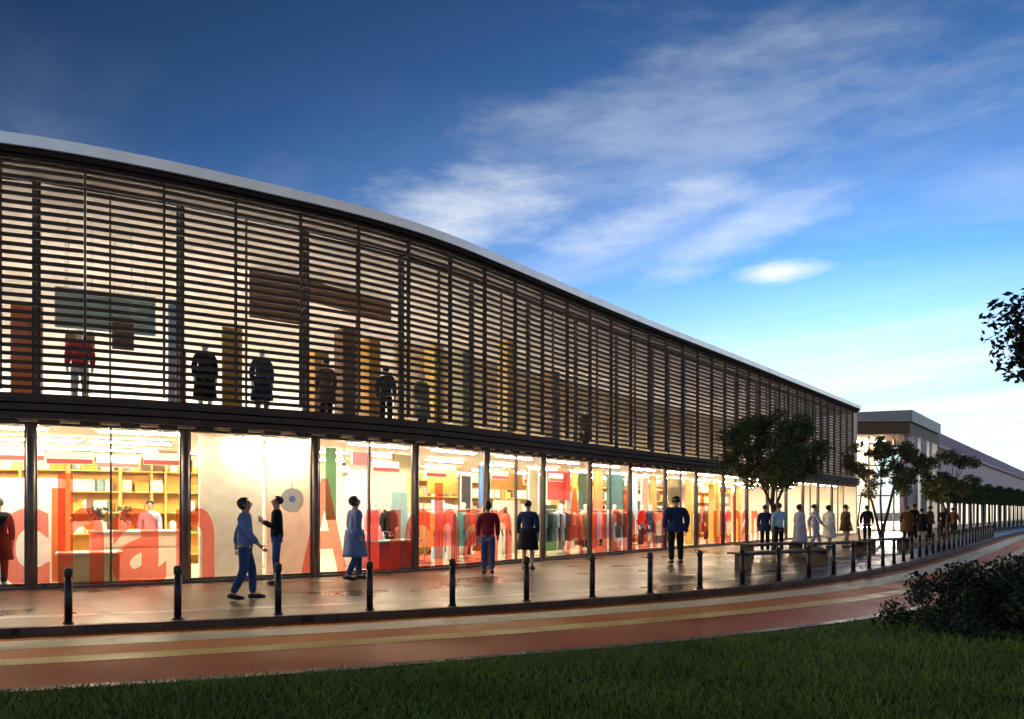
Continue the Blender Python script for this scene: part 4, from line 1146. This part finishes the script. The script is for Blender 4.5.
# broken edge of the veil
hn = n.new('ShaderNodeMapRange'); hn.inputs[1].default_value = .3; hn.inputs[2].default_value = .65; hn.inputs[3].default_value = .5; hn.inputs[4].default_value = 1.2; l.new(nz.outputs['Fac'], hn.inputs[0])
hq = n.new('ShaderNodeMath'); hq.operation = 'MULTIPLY'; hq.use_clamp = True; l.new(hm.outputs[0], hq.inputs[0]); l.new(hn.outputs[0], hq.inputs[1])
mm2 = n.new('ShaderNodeMath'); mm2.operation = 'MAXIMUM'; l.new(mm.outputs[0], mm2.inputs[0]); l.new(hq.outputs[0], mm2.inputs[1]); mm = mm2
# a few brighter wisps at fixed bearings in the sky
wn = n.new('ShaderNodeTexNoise'); wn.inputs['Scale'].default_value = 9; wn.inputs['Detail'].default_value = 8; wn.inputs['Roughness'].default_value = .62
wm = n.new('ShaderNodeMapping'); wm.inputs['Rotation'].default_value = (0, R(14), 0); wm.inputs['Scale'].default_value = (.7, .7, 2.6); l.new(tc.outputs['Generated'], wm.inputs[0]); l.new(wm.outputs[0], wn.inputs['Vector'])
for az, elv, ru, rv, tilt, st in ((18.2, 15.9, .045, .014, 4, 1.0), (-3.5, 20.3, .12, .045, 10, .75), (8.0, 19.2, .2, .035, 22, .55), (15, 18.3, .14, .03, 18, .5), (14, 24.5, .26, .09, 6, .3)):
    a_, e_, t_ = R(az), R(elv), R(tilt)
    cen = Vector((math.sin(a_) * math.cos(e_), math.cos(a_) * math.cos(e_), math.sin(e_)))
    right = Vector((math.cos(a_), -math.sin(a_), 0)); upv = right.cross(cen)
    U = right * math.cos(t_) + upv * math.sin(t_); V_ = upv * math.cos(t_) - right * math.sin(t_)
    sb = n.new('ShaderNodeVectorMath'); sb.operation = 'SUBTRACT'; sb.inputs[1].default_value = cen; l.new(tc.outputs['Generated'], sb.inputs[0])
    ln = []
    for ax, rr in ((U, ru), (V_, rv)):
        d_ = n.new('ShaderNodeVectorMath'); d_.operation = 'DOT_PRODUCT'; d_.inputs[1].default_value = ax / rr; l.new(sb.outputs[0], d_.inputs[0]); ln.append(d_)
    c2 = n.new('ShaderNodeCombineXYZ'); l.new(ln[0].outputs['Value'], c2.inputs[0]); l.new(ln[1].outputs['Value'], c2.inputs[1])
    le = n.new('ShaderNodeVectorMath'); le.operation = 'LENGTH'; l.new(c2.outputs[0], le.inputs[0])
    ad = n.new('ShaderNodeMath'); ad.operation = 'MULTIPLY_ADD'; ad.inputs[1].default_value = 3.0; l.new(wn.outputs['Fac'], ad.inputs[0]); l.new(le.outputs['Value'], ad.inputs[2])
    mr = n.new('ShaderNodeMapRange'); mr.interpolation_type = 'SMOOTHSTEP'; mr.inputs[1].default_value = 3.0; mr.inputs[2].default_value = 1.0; mr.inputs[3].default_value = 0; mr.inputs[4].default_value = st
    l.new(ad.outputs[0], mr.inputs[0])
    mz = n.new('ShaderNodeMath'); mz.operation = 'MAXIMUM'; l.new(mm.outputs[0], mz.inputs[0]); l.new(mr.outputs[0], mz.inputs[1]); mm = mz
mx = n.new('ShaderNodeMixRGB'); mx.inputs[2].default_value = (7.6, 8.0, 8.3, 1)
l.new(mm.outputs[0], mx.inputs[0]); l.new(ml.outputs[0], mx.inputs[1]); l.new(mx.outputs[0], bg.inputs[0])

sd = bpy.data.lights.new('sun', 'SUN'); sd.energy = .6; sd.angle = R(6); sd.color = (1, .86, .74)
so = link(bpy.data.objects.new('sun', sd))
dirv = Vector((math.sin(SUN_AZ) * math.cos(SUN_EL), math.cos(SUN_AZ) * math.cos(SUN_EL), math.sin(SUN_EL)))
so.rotation_euler = dirv.to_track_quat('Z', 'Y').to_euler(); so.location = (0, 0, 30)

cam = bpy.data.cameras.new('camera'); cam.sensor_width = 36; cam.lens = 36 * F_PX / 1024; cam.shift_y = (HOR - 359.5) / 1024
cam.clip_end = 4000; cam.clip_start = .05
co = link(bpy.data.objects.new('camera', cam)); co.location = (0, 0, EYE); co.rotation_euler = (R(90), 0, 0)
scene.camera = co
vs_ = scene.view_settings; vs_.view_transform = 'Standard'; vs_.look = 'None'; vs_.exposure = .45; vs_.gamma = 1
scene.cycles.max_bounces = 8; scene.cycles.transparent_max_bounces = 16; scene.cycles.diffuse_bounces = 3; scene.cycles.glossy_bounces = 3
scene.cycles.use_denoising = True
scene.cycles.sample_clamp_indirect = 6
